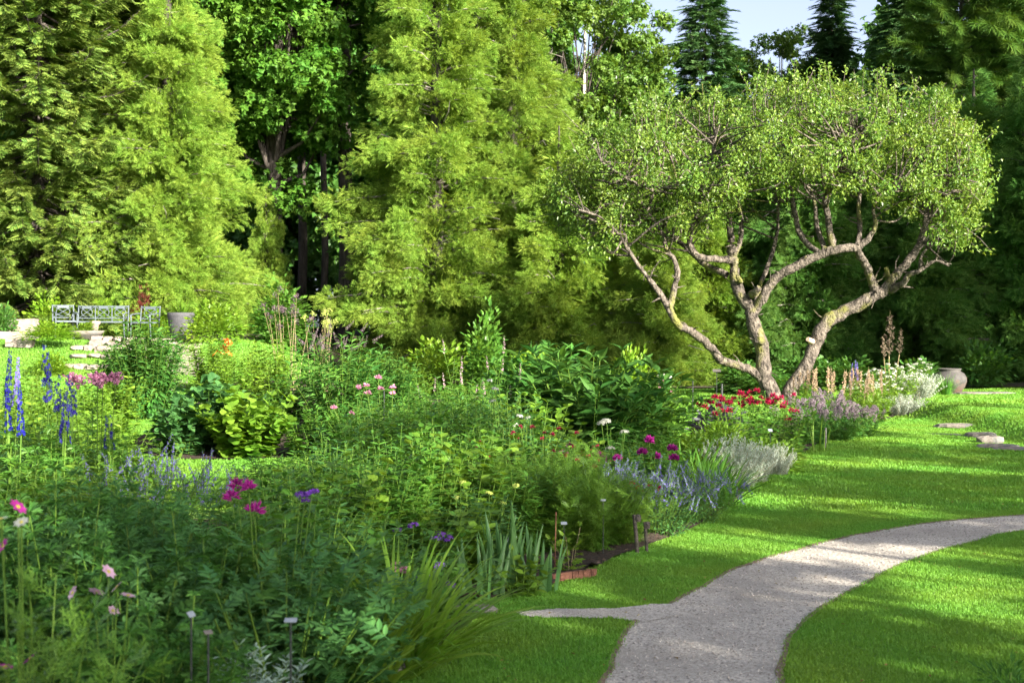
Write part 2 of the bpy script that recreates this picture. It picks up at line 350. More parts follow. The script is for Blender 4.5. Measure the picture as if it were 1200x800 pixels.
def spruce(seed, H, R, fm='spruce', droop=.35, step=.42, per=9, T=SPRUCE, spray=.42, bare=0., dens=1., sh=.9):
    rng = np.random.default_rng(seed); mb = MB(); tk = MB(); P, F, U, Z = [], [], [], []
    z = H*bare+.2
    while z < H-.1:
        t = z/H; Lb = R*(1-t)**sh*(.85+.15*math.sin(z*3+seed))+.08; nb = max(4, int(per*(1-.35*t)))
        a0 = rng.random()*6.28
        for k in range(nb):
            a = a0+k*6.283/nb+rng.normal(0, .16); L = Lb*rng.uniform(.68, 1.12); dr = droop*rng.uniform(.6, 1.4)
            d = np.array([math.cos(a), math.sin(a), 0]); m = 7
            s = np.linspace(0, 1, m); pts = np.array([0, 0, z+rng.normal(0, .08)])+d*(s*L)[:, None]; pts[:, 2] += L*(-dr*s+.8*dr*s**3*1.15)+(.25*L*t)*s
            if L > .5: tk.tube(pts, np.linspace(.012+.012*L, .006, m), 4, 0, False)
            ns = max(3, int(L*9*dens)); u = rng.uniform(.18, 1, ns); pp = np.stack([np.interp(u, s, pts[:, j]) for j in range(3)], 1)
            sd = rng.choice([-1, 1], ns)[:, None]; side = np.array([-d[1], d[0], 0])
            f = d*rng.uniform(.5, 1.0, ns)[:, None]+side*sd*rng.uniform(.35, 1.0, ns)[:, None]+np.array([0, 0, 1])*rng.normal(-.22, .22, ns)[:, None]
            P.append(pp); F.append(f); U.append(np.array([0, 0, 1])+rng.normal(0, .45, (ns, 3))); Z.append(spray*rng.uniform(.6, 1.15, ns)*min(1, .55+L*.3))
            P.append(pts[-1:]); F.append(d[None]+[[0, 0, -.1]]); U.append(np.array([[0, 0, 1.]])); Z.append(np.array([spray]))
        z += step*(.55+.6*(1-t))
    mb.scatter(T, np.concatenate(P), np.concatenate(F), np.concatenate(U), np.concatenate(Z))
    tk.tube([(0, 0, -.3), (0, 0, H*.4), (0, 0, H*.99)], [.011*H, .007*H, .01], 8)
    return [('trunk', tk.mesh('trunk', M['bark'])), ('crown', mb.mesh('crown', M[fm]))]

def broad(seed, H, R, base, n=130, per=110, leaf=.17, fm='maple', bark='bark', T=Q, trunks=1, lump=(.5, 1.0), shell=.45, rtr=None, flat=.75):
    rng = np.random.default_rng(seed); mb = MB(); tk = MB(); rt = rtr or .018*H
    D = rdir(rng, n); r = rng.uniform(shell, 1, n)**.6; c0 = np.array([0, 0, (H+base)/2]); half = (H-base)/2
    C = c0+D*r[:, None]*np.array([R, R, half])*(1+.15*np.sin(D[:, :1]*5+D[:, 1:2]*4+seed))
    lr = rng.uniform(*lump, n)
    lumps_to_leaves(mb, rng, C, lr, per, T, leaf, None, .4, .7, flat=flat)
    for q in range(trunks):
        ox, oy = (0, 0) if trunks == 1 else rng.normal(0, .35, 2)
        b = np.array([[ox*.4, oy*.4, -.2], [ox*.8, oy*.8, base*.6], [ox*1.5+rng.normal(0, .15), oy*1.5+rng.normal(0, .15), base+.3*(H-base)], [ox*2, oy*2, H*.92]])
        tk.tube(b, [rt, rt*.8, rt*.55, .02], 8)
        for i in rng.choice(n, n//(2*trunks), False):
            s = rng.uniform(.45, .8); p0 = np.array([np.interp(s*3, range(4), b[:, j]) for j in range(3)]); p0[2] = min(p0[2], C[i][2]-.1)
            mid = p0*.5+C[i]*.5+np.array([0, 0, .15*R*rng.normal()])
            tk.tube([p0, mid, C[i]], [rt*.3, rt*.17, rt*.06], 5, 1, False)
    return [('trunk', tk.mesh('trunk', [M[bark], M['bark']])), ('crown', mb.mesh('crown', M[fm]))]

# ------------------------------------------------------------------ garden plant builders: return list of parts
def heads(name, me, tips, rng, sc=1., tilt=.35, pick=None):
    out = []
    for t in tips:
        out.append((name, me, tuple(t), (rng.normal(0, tilt), rng.normal(0, tilt), rng.random()*6.28), sc*rng.uniform(.8, 1.15)))
    return out
def stems_plant(seed, n, H, sp, T, ll, nodes_=11, lpn=2, fm='mid', sm='stem', lo=.12, droop=.1, lean=.5, sr=.004, hv=.22, base=.45, shrink=.5, tipsize=1.):
    rng = np.random.default_rng(seed); mb = MB(); st = MB(); P, F, U, Z, tips = [], [], [], [], []
    for i in range(n):
        a = rng.random()*6.283; r = math.sqrt(rng.random())*sp*base
        b = np.array([math.cos(a)*r, math.sin(a)*r, -.02]); h = H*rng.uniform(1-hv*2, 1.0)*(1-.25*(r/(sp*base+1e-6))**2)
        o = np.array([math.cos(a), math.sin(a), 0])*(r/(sp*base+1e-6))*lean*sp+np.array([rng.normal(0, .05), rng.normal(0, .05), 0])*H
        s = np.linspace(0, 1, 6); pts = b+o*(s**1.6)[:, None]+np.array([0, 0, 1])*(h*s)[:, None]
        st.tube(pts, np.linspace(sr, sr*.5, 6), 4, 0, False); tips.append(pts[-1])
        u = np.repeat(np.linspace(lo, 1, nodes_), lpn); m = len(u)
        az = np.repeat(rng.random()*6.28+np.arange(nodes_)*1.57, lpn)+np.tile(np.arange(lpn)*6.283/lpn, nodes_)+rng.normal(0, .3, m)
        P.append(np.stack([np.interp(u, s, pts[:, j]) for j in range(3)], 1))
        up = .75*u**2*.9+.12-droop
        F.append(np.stack([np.cos(az), np.sin(az), up+rng.normal(0, .22, m)], 1)); U.append(np.array([0, 0, 1.])+rng.normal(0, .3, (m, 3)))
        Z.append(ll*(1-shrink*(u-.35).clip(0)**1.2)*rng.uniform(.7, 1.15, m)*tipsize)
    mb.scatter(T, np.concatenate(P), np.concatenate(F), np.concatenate(U), np.concatenate(Z))
    return [('stems', st.mesh('stems', M[sm])), ('foliage', mb.mesh('foliage', M[fm]))], np.array(tips), rng
def dome_plant(seed, Rd, H, n, T, ll, fm='mid', shell=.35, lumps=14, droop=.25, flat=.5, stems=10):
    rng = np.random.default_rng(seed); mb = MB(); st = MB()
    D = rdir(rng, lumps); D[:, 2] = np.abs(D[:, 2]); C = D*np.array([Rd, Rd, H])*rng.uniform(.35, .72, lumps)[:, None]+np.array([0, 0, H*.12])
    k = rng.integers(0, lumps, n); d = rdir(rng, n); r = rng.uniform(shell, 1, n)
    P = C[k]+d*r[:, None]*np.array([Rd*flat, Rd*flat, H*.36]); P[:, 2] = np.abs(P[:, 2])+.01
    o = nrm(P/np.array([Rd, Rd, H]))
    F = nrm(o+.55*d+np.array([0, 0, -droop])); U = nrm(np.array([0, 0, .8])+o*.6+rng.normal(0, .3, (n, 3)))
    mb.scatter(T, P, F, U, ll*rng.uniform(.65, 1.2, n))
    for i in range(stems):
        c = C[i % lumps]; st.tube([(c[0]*.15, c[1]*.15, -.02), c*.55+[0, 0, .04], c], [.008, .006, .003], 4)
    return [('stems', st.mesh('stems', M['stem'])), ('foliage', mb.mesh('foliage', M[fm]))], P, rng
def strap_plant(seed, n, L, wd, fm='strap', arch=1.0, base=.1, erect=.5, seg=7):
    rng = np.random.default_rng(seed); mb = MB()
    for i in range(n):
        a = rng.random()*6.283; r = rng.random()*base; l = L*rng.uniform(.55, 1.1); e = rng.uniform(erect, 1.35); b = arch*rng.uniform(.6, 1.4)
        d = np.array([math.cos(a), math.sin(a), 0]); side = np.array([-d[1], d[0], 0.]); p = np.array([math.cos(a+.5)*r, math.sin(a+.5)*r, -.02]); el = e; pts = []
        for k in range(seg+1):
            pts.append(p.copy()); p = p+(d*math.cos(el)+np.array([0, 0, math.sin(el)]))*l/seg; el -= b*(.12+.5*(k/seg)**1.2)*2.6/seg
        pts = np.array(pts); pts[:, 2] = np.maximum(pts[:, 2], .012); s = np.linspace(0, 1, seg+1); ww = wd*np.minimum(1, (1-s)*2.2+.04)*(.75+.5*np.minimum(s*2, .5))
        tw = rng.normal(0, .3); sv = nrm(side+np.array([0, 0, tw]))
        V = np.concatenate([pts-sv*ww[:, None], pts+sv*ww[:, None]]); k = np.arange(seg)
        mb.add(V, [np.stack([k, k+1, k+seg+2, k+seg+1], 1)], 0, True)
    return [('foliage', mb.mesh('foliage', M[fm]))], None, rng
def iris_plant(seed, n, L, wd, fm='iris'):
    rng = np.random.default_rng(seed); mb = MB()
    for i in range(n):
        off = (i-(n-1)/2)/n; l = L*rng.uniform(.62, 1.05)*(1-.35*abs(off)); a = rng.normal(0, .25)
        d = np.array([math.cos(a), math.sin(a), 0]); p0 = np.array([off*.22+rng.normal(0, .03), rng.normal(0, .05), -.02]); lean = off*.75+rng.normal(0, .12)
        s = np.linspace(0, 1, 7); pts = p0+d*(lean*l*.5*s**1.5)[:, None]+np.array([0, 0, 1])*(l*s)[:, None]; pts[:, 1] += rng.normal(0, .05)*s*s
        ww = wd*np.minimum(1, (1-s)**.6*1.3)*rng.uniform(.7, 1.1); sv = nrm(np.array([math.cos(a+rng.normal(0, .6)), math.sin(a+rng.normal(0, .6)), 0]))
        V = np.concatenate([pts-sv*ww[:, None], pts+sv*ww[:, None], pts+np.cross(sv, [0, 0, 1])*.006]); k = np.arange(6)
        mb.add(V, [np.stack([k, k+1, k+15, k+14], 1), np.stack([k+14, k+15, k+8, k+7], 1)], 0, True)
    return [('foliage', mb.mesh('foliage', M[fm]))], None, rng
# flower heads
def H_pom(c, r=.035, n=34, wd=.13, hemi=-.2, seed=1, calyx=True):
    rng = np.random.default_rng(seed); mb = MB(); d = rdir(rng, n*2); d = d[d[:, 2] > hemi][:n]
    mb.scatter(T_q(wd, .03, .15, .6), d*r*.12, d, rdir(rng, len(d)), r*rng.uniform(.8, 1.2, len(d)))
    if calyx: mb.scatter(T_q(.3), np.zeros((5, 3))-[0, 0, r*.25], np.stack([np.cos(np.arange(5)*1.257), np.sin(np.arange(5)*1.257), np.full(5, -.3)], 1), np.array([[0, 0, 1.]]*5), r*.7, 1)
    return mb.mesh('flower_head', [M[c], M['stem']])
def H_daisy(c, r=.035, n=8, wd=.26):
    mb = MB(); v, f = T_floret(n, wd, .12); mb.scatter((v, f), [[0, 0, 0]], [[0, 1, 0]], [[0, 0, 1]], r*2)
    mb.lathe([(r*.24, 0), (r*.2, r*.12), (.0005, r*.16)], 8, 1); return mb.mesh('flower_head', [M[c], M['yellow']])
def H_spike(c, h=.35, r=.03, n=90, fl=.028, seed=1, taper=.75, eye=None):
    rng = np.random.default_rng(seed); mb = MB(); u = np.sort(rng.random(n)); a = rng.random(n)*6.283; rr = r*(1-taper*u)
    P = np.stack([np.cos(a)*rr, np.sin(a)*rr, u*h], 1); o = np.stack([np.cos(a), np.sin(a), rng.normal(.15, .2, n)], 1)
    mb.scatter(FLO, P, nrm(np.cross(o, rdir(rng, n))), o, fl*(1-.5*u)*rng.uniform(.8, 1.2, n))
    mb.tube([(0, 0, -.03), (0, 0, h)], [.003, .0015], 4, 1); return mb.mesh('flower_spike', [M[c], M['stem']])
def H_plume(c, h=.25, r=.07, n=160, fl=.018, seed=1, st='stem', droopy=.0):
    rng = np.random.default_rng(seed); mb = MB(); nb = 16; P = []
    for k in range(nb):
        u = .05+.9*k/nb; l = r*(1-u)**.7+.006; a = k*2.4
        q = rng.random(n//nb)**.7; d = np.array([math.cos(a), math.sin(a), .9-droopy]); P.append(np.array([0, 0, u*h*.85])+d*(q*l)[:, None]+rng.normal(0, .006, (len(q), 3)))
    P = np.concatenate(P); mb.scatter(QW, P, rdir(rng, len(P)), rdir(rng, len(P)), fl*rng.uniform(.7, 1.3, len(P)))
    mb.tube([(0, 0, -.05), (0, 0, h*.9)], [.003, .0015], 4, 1); return mb.mesh('flower_plume', [M[c], M[st]])
def H_dome(c, r=.05, n=40, fl=.022, seed=1, flat=.5):
    rng = np.random.default_rng(seed); mb = MB(); d = rdir(rng, n); d[:, 2] = np.abs(d[:, 2])
    mb.scatter(FLO, d*r*np.array([1, 1, flat]), nrm(np.cross(d, rdir(rng, n))), d, fl*rng.uniform(.8, 1.2, n)); return mb.mesh('flower_head', [M[c]])
def H_stick(c, h, seed=1): return H_spike(c, h, .012, 40, .014, seed, .5)

# ------------------------------------------------------------------ ground
def cr(pts, n=10):
    p = np.array(pts, float); p = np.concatenate([[2*p[0]-p[1]], p, [2*p[-1]-p[-2]]]); o = []
    for i in range(1, len(p)-2):
        for t in np.linspace(0, 1, n, endpoint=False):
            o.append(.5*((2*p[i])+(p[i+1]-p[i-1])*t+(2*p[i-1]-5*p[i]+4*p[i+1]-p[i+2])*t*t+(3*p[i]-p[i-1]-3*p[i+1]+p[i+2])*t**3))
    o.append(p[-2]); return np.array(o)
def inpoly(P, poly):
    x, y = P[:, 0], P[:, 1]; c = np.zeros(len(P), bool); j = len(poly)-1
    for i in range(len(poly)):
        xi, yi = poly[i]; xj, yj = poly[j]
        c ^= ((yi > y) != (yj > y)) & (x < (xj-xi)*(y-yi)/(yj-yi+1e-12)+xi); j = i
    return c
def sheet(name, poly, mat, dz, res, bump=0.):
    poly = np.array(poly); lo, hi = poly.min(0), poly.max(0)
    gx, gy = np.meshgrid(np.arange(lo[0], hi[0], res), np.arange(lo[1], hi[1], res)); G = np.stack([gx.ravel(), gy.ravel()], 1)
    G = G[inpoly(G, poly)]+R_.normal(0, res*.1, (1, 2))
    vs = [Vector(p) for p in poly]+[Vector(p) for p in G]; n = len(poly)
    v, e, f, *_ = delaunay_2d_cdt(vs, [(i, (i+1) % n) for i in range(n)], [list(range(n))], 1, 1e-4)
    v = np.array([(p.x, p.y) for p in v]); z = gz(v[:, 0], v[:, 1])+dz+(np.abs(R_.normal(0, bump, len(v))) if bump else 0)
    mb = MB(); mb.add(np.column_stack([v, z]), [np.array([q for q in f if len(q) == 3])], 0, True)
    o = link(name, mb.mesh(name, mat)); o['kind'] = 'structure'; return o
xs = np.concatenate([np.linspace(-160, -24, 16), np.arange(-22, 6, .5), np.arange(6, 10, .16), np.arange(10, 22, .5), np.linspace(22, 160, 16)]); ys = np.concatenate([np.linspace(-60, -4, 12), np.arange(-2, 40, .5), np.linspace(41, 220, 20)])
gx, gy = np.meshgrid(xs, ys); mb = MB(); nx = len(xs)
mb.add(np.stack([gx.ravel(), gy.ravel(), gz(gx, gy).ravel()], 1), [np.array([[j*nx+i, j*nx+i+1, (j+1)*nx+i+1, (j+1)*nx+i] for j in range(len(ys)-1) for i in range(nx-1)])], 0, True)
link('lawn', mb.mesh('lawn', M['thatch']))['kind'] = 'structure'

pL = cr([(-.1, 3), (.25, 6.), (.43, 6.75), (.67, 7.98), (.92, 8.55), (1.25, 9.2), (1.7, 10.1), (2.74, 11.4), (3.7, 12.2), (4.6, 12.65), (6, 13.2), (9, 14), (15, 15)])
pR = cr([(.95, 3), (1.17, 6.), (1.28, 6.75), (1.56, 7.87), (2.05, 8.86), (2.8, 10.1), (3.7, 11.2), (4.3, 11.7), (6, 12.3), (9, 13.1), (15, 14.1)])
pL[:, 0] += np.convolve(R_.normal(0, 1, len(pL)), [.4, .5, .4], 'same')*.012; pR[:, 0] += np.convolve(R_.normal(0, 1, len(pR)), [.4, .5, .4], 'same')*.012
PATH = np.concatenate([pL, pR[::-1]])
BRANCH = np.concatenate([cr([(.05, 8.25), (.2, 8.2), (.4, 8.2), (.6, 8.17), (.78, 8.06)], 5), [(1.0, 8.3), (1.0, 8.6)], cr([(.84, 8.6), (.66, 8.47), (.45, 8.46), (.2, 8.44), (.04, 8.38)], 5)]); BRANCH += R_.normal(0, .012, BRANCH.shape)
sheet('gravel_path', PATH, M['gravel'], .006, .12, .0)
sheet('gravel_spur', BRANCH, M['gravel'], .010, .05, .0)
fe = cr([(-1.9, 2.5), (-1.2, 5.2), (-.65, 6.75), (-.36, 7.6), (-.27, 8.15)], 5)
FRONT = np.concatenate([fe, [(-8, 8.15), (-8, 2.5)]])
me_ = cr([(-.22, 8.7), (.0, 8.85), (.22, 9.14), (.45, 9.6), (.84, 10.5), (1.66, 12.2), (2.55, 14.9), (3.3, 17.2), (4.45, 20.3), (5.9, 23.6), (7.4, 27), (8.4, 30.)], 6)
MID = np.concatenate([me_, [(8.2, 32.5), (7.0, 32.), (6.4, 28.5), (4.6, 24.6), (2.2, 20), (0, 17.5), (-1.2, 14.5), (-1.7, 12), (-1.6, 8.7)]])
LEFT = np.array([(-9, 8.75), (-2.2, 8.75), (-1.9, 10.5), (-2.2, 12.1), (-3.5, 12.6), (-9, 12.8)])
BACK = np.concatenate([cr([(-5.2, 19.5), (-4.6, 18.2), (-3.6, 17.9), (-1.8, 18.6), (-.5, 20), (1.2, 23), (2.2, 26)], 5), [(1.5, 29.5), (-5, 30), (-5.6, 30), (-5.4, 24)]])
FOREST = np.array([(-60, 38.5), (-14, 38.2), (-6.5, 38), (-4, 34.5), (0, 34.8), (4.2, 36.5), (9, 36.5), (14, 35.2), (20, 33), (60, 34), (60, 120), (-60, 120)])
for nm, pl in (('front_bed_soil', FRONT), ('middle_bed_soil', MID), ('left_bed_soil', LEFT), ('back_bed_soil', BACK)):
    sheet(nm, pl, M['soil'], .012, .16, .016)
sheet('forest_floor', FOREST, M['forest'], .02, 1.2, .04)

def grass(name, n, box, L, wd, dens_fade=None, seg2=True):
    rng = np.random.default_rng(5); P = np.stack([rng.uniform(box[0], box[1], n), rng.uniform(box[2], box[3], n)], 1)
    P = P[np.abs(P[:, 0]) < .375*P[:, 1]+.5]
    for pl, mg in ((PATH, 1), (BRANCH, 1), (FRONT, 1), (MID, 1), (LEFT, 1), (BACK, 1), (FOREST, 1)): P = P[~inpoly(P+rng.normal(0, .013, P.shape), pl)]
    k = len(P); z = gz(P[:, 0], P[:, 1]); B = np.column_stack([P, z]); a = rng.random(k)*6.283; l = L*rng.uniform(.7, 1.1, k)*(1+.12*np.sin(P[:, 0]*3.1)*np.sin(P[:, 1]*2.7))
    d = np.stack([np.cos(a), np.sin(a), np.zeros(k)], 1); s = np.stack([-np.sin(a), np.cos(a), np.zeros(k)], 1)*wd*rng.uniform(.7, 1.3, k)[:, None]
    ln = rng.uniform(.15, .75, k)[:, None]*l[:, None]; up = np.array([0, 0, 1.])
    m1 = B+d*ln*.35+up*(l*.6)[:, None]; tp = B+d*ln+up*(l*rng.uniform(.75, 1, k))[:, None]
    V = np.stack([B-s, B+s, m1+s*.75, m1-s*.75, tp], 1).reshape(-1, 3); o = np.arange(k)[:, None]*5
    mb = MB(); mb.add(V, [o+np.array([[0, 1, 2, 3]]), o+np.array([[3, 2, 4]])], 0, True)
    o = link(name, mb.mesh(name, M['grassb'])); tag(o, 'mown green lawn grass beside the gravel path', 'grass', None, 'stuff'); return o
grass('lawn_grass', 560000, (-1.0, 5.2, 5.6, 13.), .024, .0026)
g2 = grass('lawn_grass_beyond', 420000, (-7, 9., 13., 25.), .036, .006); g2['label'] = 'mown green lawn grass beyond the gravel path around the flower beds'
g3 = grass('lawn_grass_distant', 200000, (-14, 14, 25., 37.), .045, .014); g3['label'] = 'mown sunlit lawn grass in the far part of the garden'
# loose pebbles
rng = np.random.default_rng(3); P = np.stack([rng.uniform(-.2, 6, 60000), rng.uniform(5.5, 14, 60000)], 1); P = P[inpoly(P, PATH) | inpoly(P, BRANCH)]
ico = np.array([[1, 0, 0], [-1, 0, 0], [0, 1, 0], [0, -1, 0], [0, 0, .7], [0, 0, -.3]]); icf = [(0, 2, 4), (2, 1, 4), (1, 3, 4), (3, 0, 4)]
mb = MB(); mb.scatter((ico, icf), np.column_stack([P, gz(P[:, 0], P[:, 1])+.0085]), np.column_stack([rng.normal(size=(len(P), 2)), np.zeros(len(P))]), np.array([0, 0, 1])+rng.normal(0, .2, (len(P), 3)), rng.uniform(.002, .0095, len(P))**1.0)
tag(link('loose_gravel', mb.mesh('loose_gravel', M['pebble'])), 'small loose grey gravel stones strewn on the garden path', 'gravel', None, 'stuff')
# fallen leaves
P = np.stack([rng.uniform(-.5, 6.5, 330), rng.uniform(5.8, 15, 330)], 1); P = P[~inpoly(P, MID) & ~inpoly(P, FRONT)]
mb = MB(); mb.scatter(T_q(.3, .12, .1), np.column_stack([P, gz(P[:, 0], P[:, 1])+np.where(inpoly(P, PATH), .014, .03)]), np.column_stack([rng.normal(size=(len(P), 2)), rng.normal(0, .15, len(P))]), np.array([0, 0, 1])+rng.normal(0, .35, (len(P), 3)), rng.uniform(.012, .032, len(P)))
M['litter'] = leafmat('leaf_litter', (.16, .10, .035), (.26, .22, .06), .2, .8, .1, (1, 1, .8))
tag(link('leaf_litter', mb.mesh('leaf_litter', M['litter'])), 'small dry fallen leaves scattered on the path and lawn', 'leaf litter', None, 'stuff')
# brown soil lip along the path edges
for nm, ed_, sg in (('path_edge_soil', pL, -1), ('path_edge_soil', pR, 1)):
    k_ = len(ed_); t_ = nrm(np.gradient(ed_, axis=0)); n_ = np.stack([t_[:, 1], -t_[:, 0]], 1)*sg; wd_ = np.abs(np.convolve(R_.normal(0, 1, k_), [.3, .4, .3], 'same'))*.016+.002
    a_ = ed_+n_*.02; b_ = ed_-n_*wd_[:, None]; V = np.concatenate([np.column_stack([a_, gz(a_[:, 0], a_[:, 1])+.012]), np.column_stack([b_, gz(b_[:, 0], b_[:, 1])+.0095])]); i_ = np.arange(k_-1); i_ = i_[~inpoly((a_[:-1]+a_[1:])/2-n_[:-1]*.04, BRANCH) & ~inpoly((a_[:-1]+a_[1:])/2, BRANCH)]
    eb = MB(); eb.add(V, [np.stack([i_, i_+1, i_+k_+1, i_+k_], 1)]); link(nm, eb.mesh(nm, M['edgesoil']))['kind'] = 'structure'
# mulch chips on the visible bed edge
P = np.stack([rng.uniform(-1.2, 7, 40000), rng.uniform(6, 26, 40000)], 1); P = P[(inpoly(P, MID) | inpoly(P, FRONT)) & (P[:, 0] > -1.2)]
mb = MB(); mb.scatter(T_q(.25, .1, .0), np.column_stack([P, gz(P[:, 0], P[:, 1])+.03]), np.column_stack([rng.normal(size=(len(P), 2)), rng.normal(0, .3, len(P))]), np.array([0, 0, 1])+rng.normal(0, .5, (len(P), 3)), rng.uniform(.012, .04, len(P)))
M['chip'] = leafmat('mulch_chips', (.035, .025, .018), (.15, .11, .08), 0., .9, .1, (1, 1, 1))
tag(link('bark_mulch', mb.mesh('bark_mulch', M['chip'])), 'dark bark mulch chips on the bare soil of the borders', 'mulch', None, 'stuff')

# ------------------------------------------------------------------ trees
def tree(parts, name, label, px, d, rz=0, sc=1.0, group=None, x=None, z=None, cat='tree'):
    xx = Xp(px, d) if x is None else x
    return thing(name, label, cat, (xx, d, float(gz(xx, d)) if z is None else z), rz, sc, group, parts)
cedA = cedar(1, 14.5, 2.95, 250, 30, .24); cedB = cedar(2, 17, 3.3, 290, 30, .24, sh=.82); cedC = cedar(3, 8, 2.3, 170, 34, .23)
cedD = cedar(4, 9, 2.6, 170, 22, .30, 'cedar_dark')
sprA = spruce(5, 20, 4.2, 'spruce', .55, .42, 12, SPRUCE, .6, .02, 2.4, .7); sprB = spruce(6, 16, 3.0, 'spruce_blue', .3, .34, 14, SPRUCE, .72, 0., 3.2)
sprC = spruce(16, 16, 3.3, 'spruce_blue', .2, .42, 11, SPRUCE, .7, 0., 3.0); pinA = spruce(7, 17, 4.4, 'pine', .08, .55, 9, TUFT, .40, .05, 4.0, .6)
mapA = broad(8, 18, 3.7, 4.6, 230, 120, .24, 'maple', T=CLUMP, lump=(.6, 1.2)); birA = broad(9, 17, 3.6, 4.5, 170, 120, .2, 'birch', 'birchbark', CLUMP, 2, (.4, .9), rtr=.14)

tree(cedA, 'cedar_tree', 'broad sunlit yellow-green cedar behind the grey pot and patio', 197, 41.5, .3, (.95, .95, 1))
tree(sprA, 'spruce_tree', 'big drooping spruce with bare lower trunk behind the stone block at far left', 45, 40.5, 1.0, 1.0)
tree(sprA, 'spruce_tree', 'tall spruce filling the gap between the far left spruce and the broad cedar', 118, 43.5, 3.0, .95)
tree(mapA, 'maple_tree', 'tall dark green maple standing between the two large sunlit cedars', 322, 46, .0, 1.0)
tree(cedB, 'cedar_tree', 'largest sunlit cedar at the centre, left half of the pair behind the flower border', 512, 42.5, 2., (.97, .97, 1))
tree(cedA, 'cedar_tree', 'tall sunlit cedar right of the largest central cedar, touching the birch', 600, 44, 4.1, 1.12)
tree(cedB, 'cedar_tree', 'sunlit cedar filling the wall between the two tall central cedars', 556, 46.5, .9, (.9, .9, .92))
tree(cedC, 'cedar_tree', 'full low sunlit cedar at the foot of the right central cedar', 655, 41.0, 3.7, (1.05, 1.05, .95))
tree(cedC, 'cedar_tree', 'full low sunlit cedar right of the low rounded one, beside the dark evergreens', 828, 41.5, 1.7, (.8, .8, .8))
tree(birA, 'birch_tree', 'pale-stemmed birch with two white trunks above the left edge of the apple crown', 672, 52, .4, 1.0)
tree(cedC, 'cedar_tree', 'low rounded sunlit cedar seen under the left limbs of the apple tree', 775, 39.5, .7, .72)
tree(cedC, 'cedar_tree', 'small sunlit cedar beside the dark recess left of the apple tree', 705, 41.5, 2.7, .84)
tree(cedA, 'cedar_tree', 'sunlit cedar rising behind the apple crown, left of the open sky', 770, 50, 1.9, .66)
tree(sprC, 'spruce_tree', 'spiky spruce whose top cuts into the open sky right of the birch', 826, 52, .2, (1.05, 1.05, .96))
tree(birA, 'birch_tree', 'pale green broadleaf tree below the open sky, behind the apple crown', 905, 60, 2.0, .84)
tree(birA, 'birch_tree', 'pale green broadleaf tree filling the left corner of the open sky', 735, 60, 4.0, .78)
tree(sprB, 'spruce_tree', 'dark pointed spruce standing alone against the pale sky', 974, 58, 1.4, (1.0, 1.0, .98))
tree(sprB, 'spruce_tree', 'tall dark spruce on the right side of the open sky', 1068, 54, 2.4, 1.12)
tree(pinA, 'pine_tree', 'soft green pine with clumped needles at the upper right', 1125, 47, .6, .98)
tree(pinA, 'pine_tree', 'pine at the right edge of the garden behind the large urn', 1215, 45, 2.6, 1.0)
tree(cedA, 'cedar_tree', 'slim pointed cedar peeping over the right half of the apple crown', 1030, 49, 3.3, (.5, .5, .56))
tree(cedC, 'cedar_tree', 'narrow half-lit cedar in front of the dark maple beside the deep shade', 312, 45, 5., (.42, .42, .62))
DK = 'shaded evergreens forming the dark wall behind the apple tree'
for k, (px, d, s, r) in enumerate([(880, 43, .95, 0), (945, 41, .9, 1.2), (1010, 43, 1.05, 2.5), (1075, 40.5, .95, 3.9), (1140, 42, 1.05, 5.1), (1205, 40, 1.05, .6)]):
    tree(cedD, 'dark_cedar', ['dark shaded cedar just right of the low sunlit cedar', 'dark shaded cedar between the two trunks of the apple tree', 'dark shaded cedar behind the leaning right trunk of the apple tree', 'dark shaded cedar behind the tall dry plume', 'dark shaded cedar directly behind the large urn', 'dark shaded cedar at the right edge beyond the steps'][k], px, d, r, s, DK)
# deep wood behind
FW = 'forest trees closing the view behind the garden'
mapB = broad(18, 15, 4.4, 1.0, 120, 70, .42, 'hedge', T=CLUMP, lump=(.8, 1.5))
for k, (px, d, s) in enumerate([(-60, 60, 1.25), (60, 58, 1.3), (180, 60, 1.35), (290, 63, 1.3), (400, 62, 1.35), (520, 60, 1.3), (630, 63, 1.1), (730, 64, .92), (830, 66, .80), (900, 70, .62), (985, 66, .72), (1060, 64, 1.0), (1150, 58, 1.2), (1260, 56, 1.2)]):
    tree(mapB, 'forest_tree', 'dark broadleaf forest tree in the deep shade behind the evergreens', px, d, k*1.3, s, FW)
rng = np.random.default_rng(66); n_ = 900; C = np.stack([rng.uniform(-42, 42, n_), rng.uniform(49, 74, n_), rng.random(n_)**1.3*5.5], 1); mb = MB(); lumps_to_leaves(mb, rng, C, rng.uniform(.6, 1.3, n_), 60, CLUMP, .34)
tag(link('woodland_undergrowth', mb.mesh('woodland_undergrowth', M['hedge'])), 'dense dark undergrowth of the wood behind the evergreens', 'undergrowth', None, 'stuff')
# extra trunks in the dark gap
for k, (px, d, r) in enumerate([(403, 47.6, .25), (352, 50, .16), (378, 53, .13)]):
    tk = MB(); tk.tube([(0, 0, -.2), (.1, 0, 3), (.0, .1, 8), (.2, 0, 14)], [r*1.15, r, r*.85, r*.5], 10)
    x = Xp(px, d); cr_ = MB(); lumps_to_leaves(cr_, np.random.default_rng(70+k), np.random.default_rng(80+k).normal(0, 1.2, (40, 3))+[0, 0, 13.5], .8, 60, CLUMP, .3)
    thing('bare_tree', ['thick grey tree trunk catching light in the dark gap', 'thin dark tree trunk left of the grey trunk in the dark gap', 'thinnest tree trunk deep in the dark gap'][k], 'tree', (x, d, float(gz(x, d))), 0, 1, None, [('trunk', tk.mesh('trunk', M['bark'])), ('crown', cr_.mesh('crown', M['hedge']))])
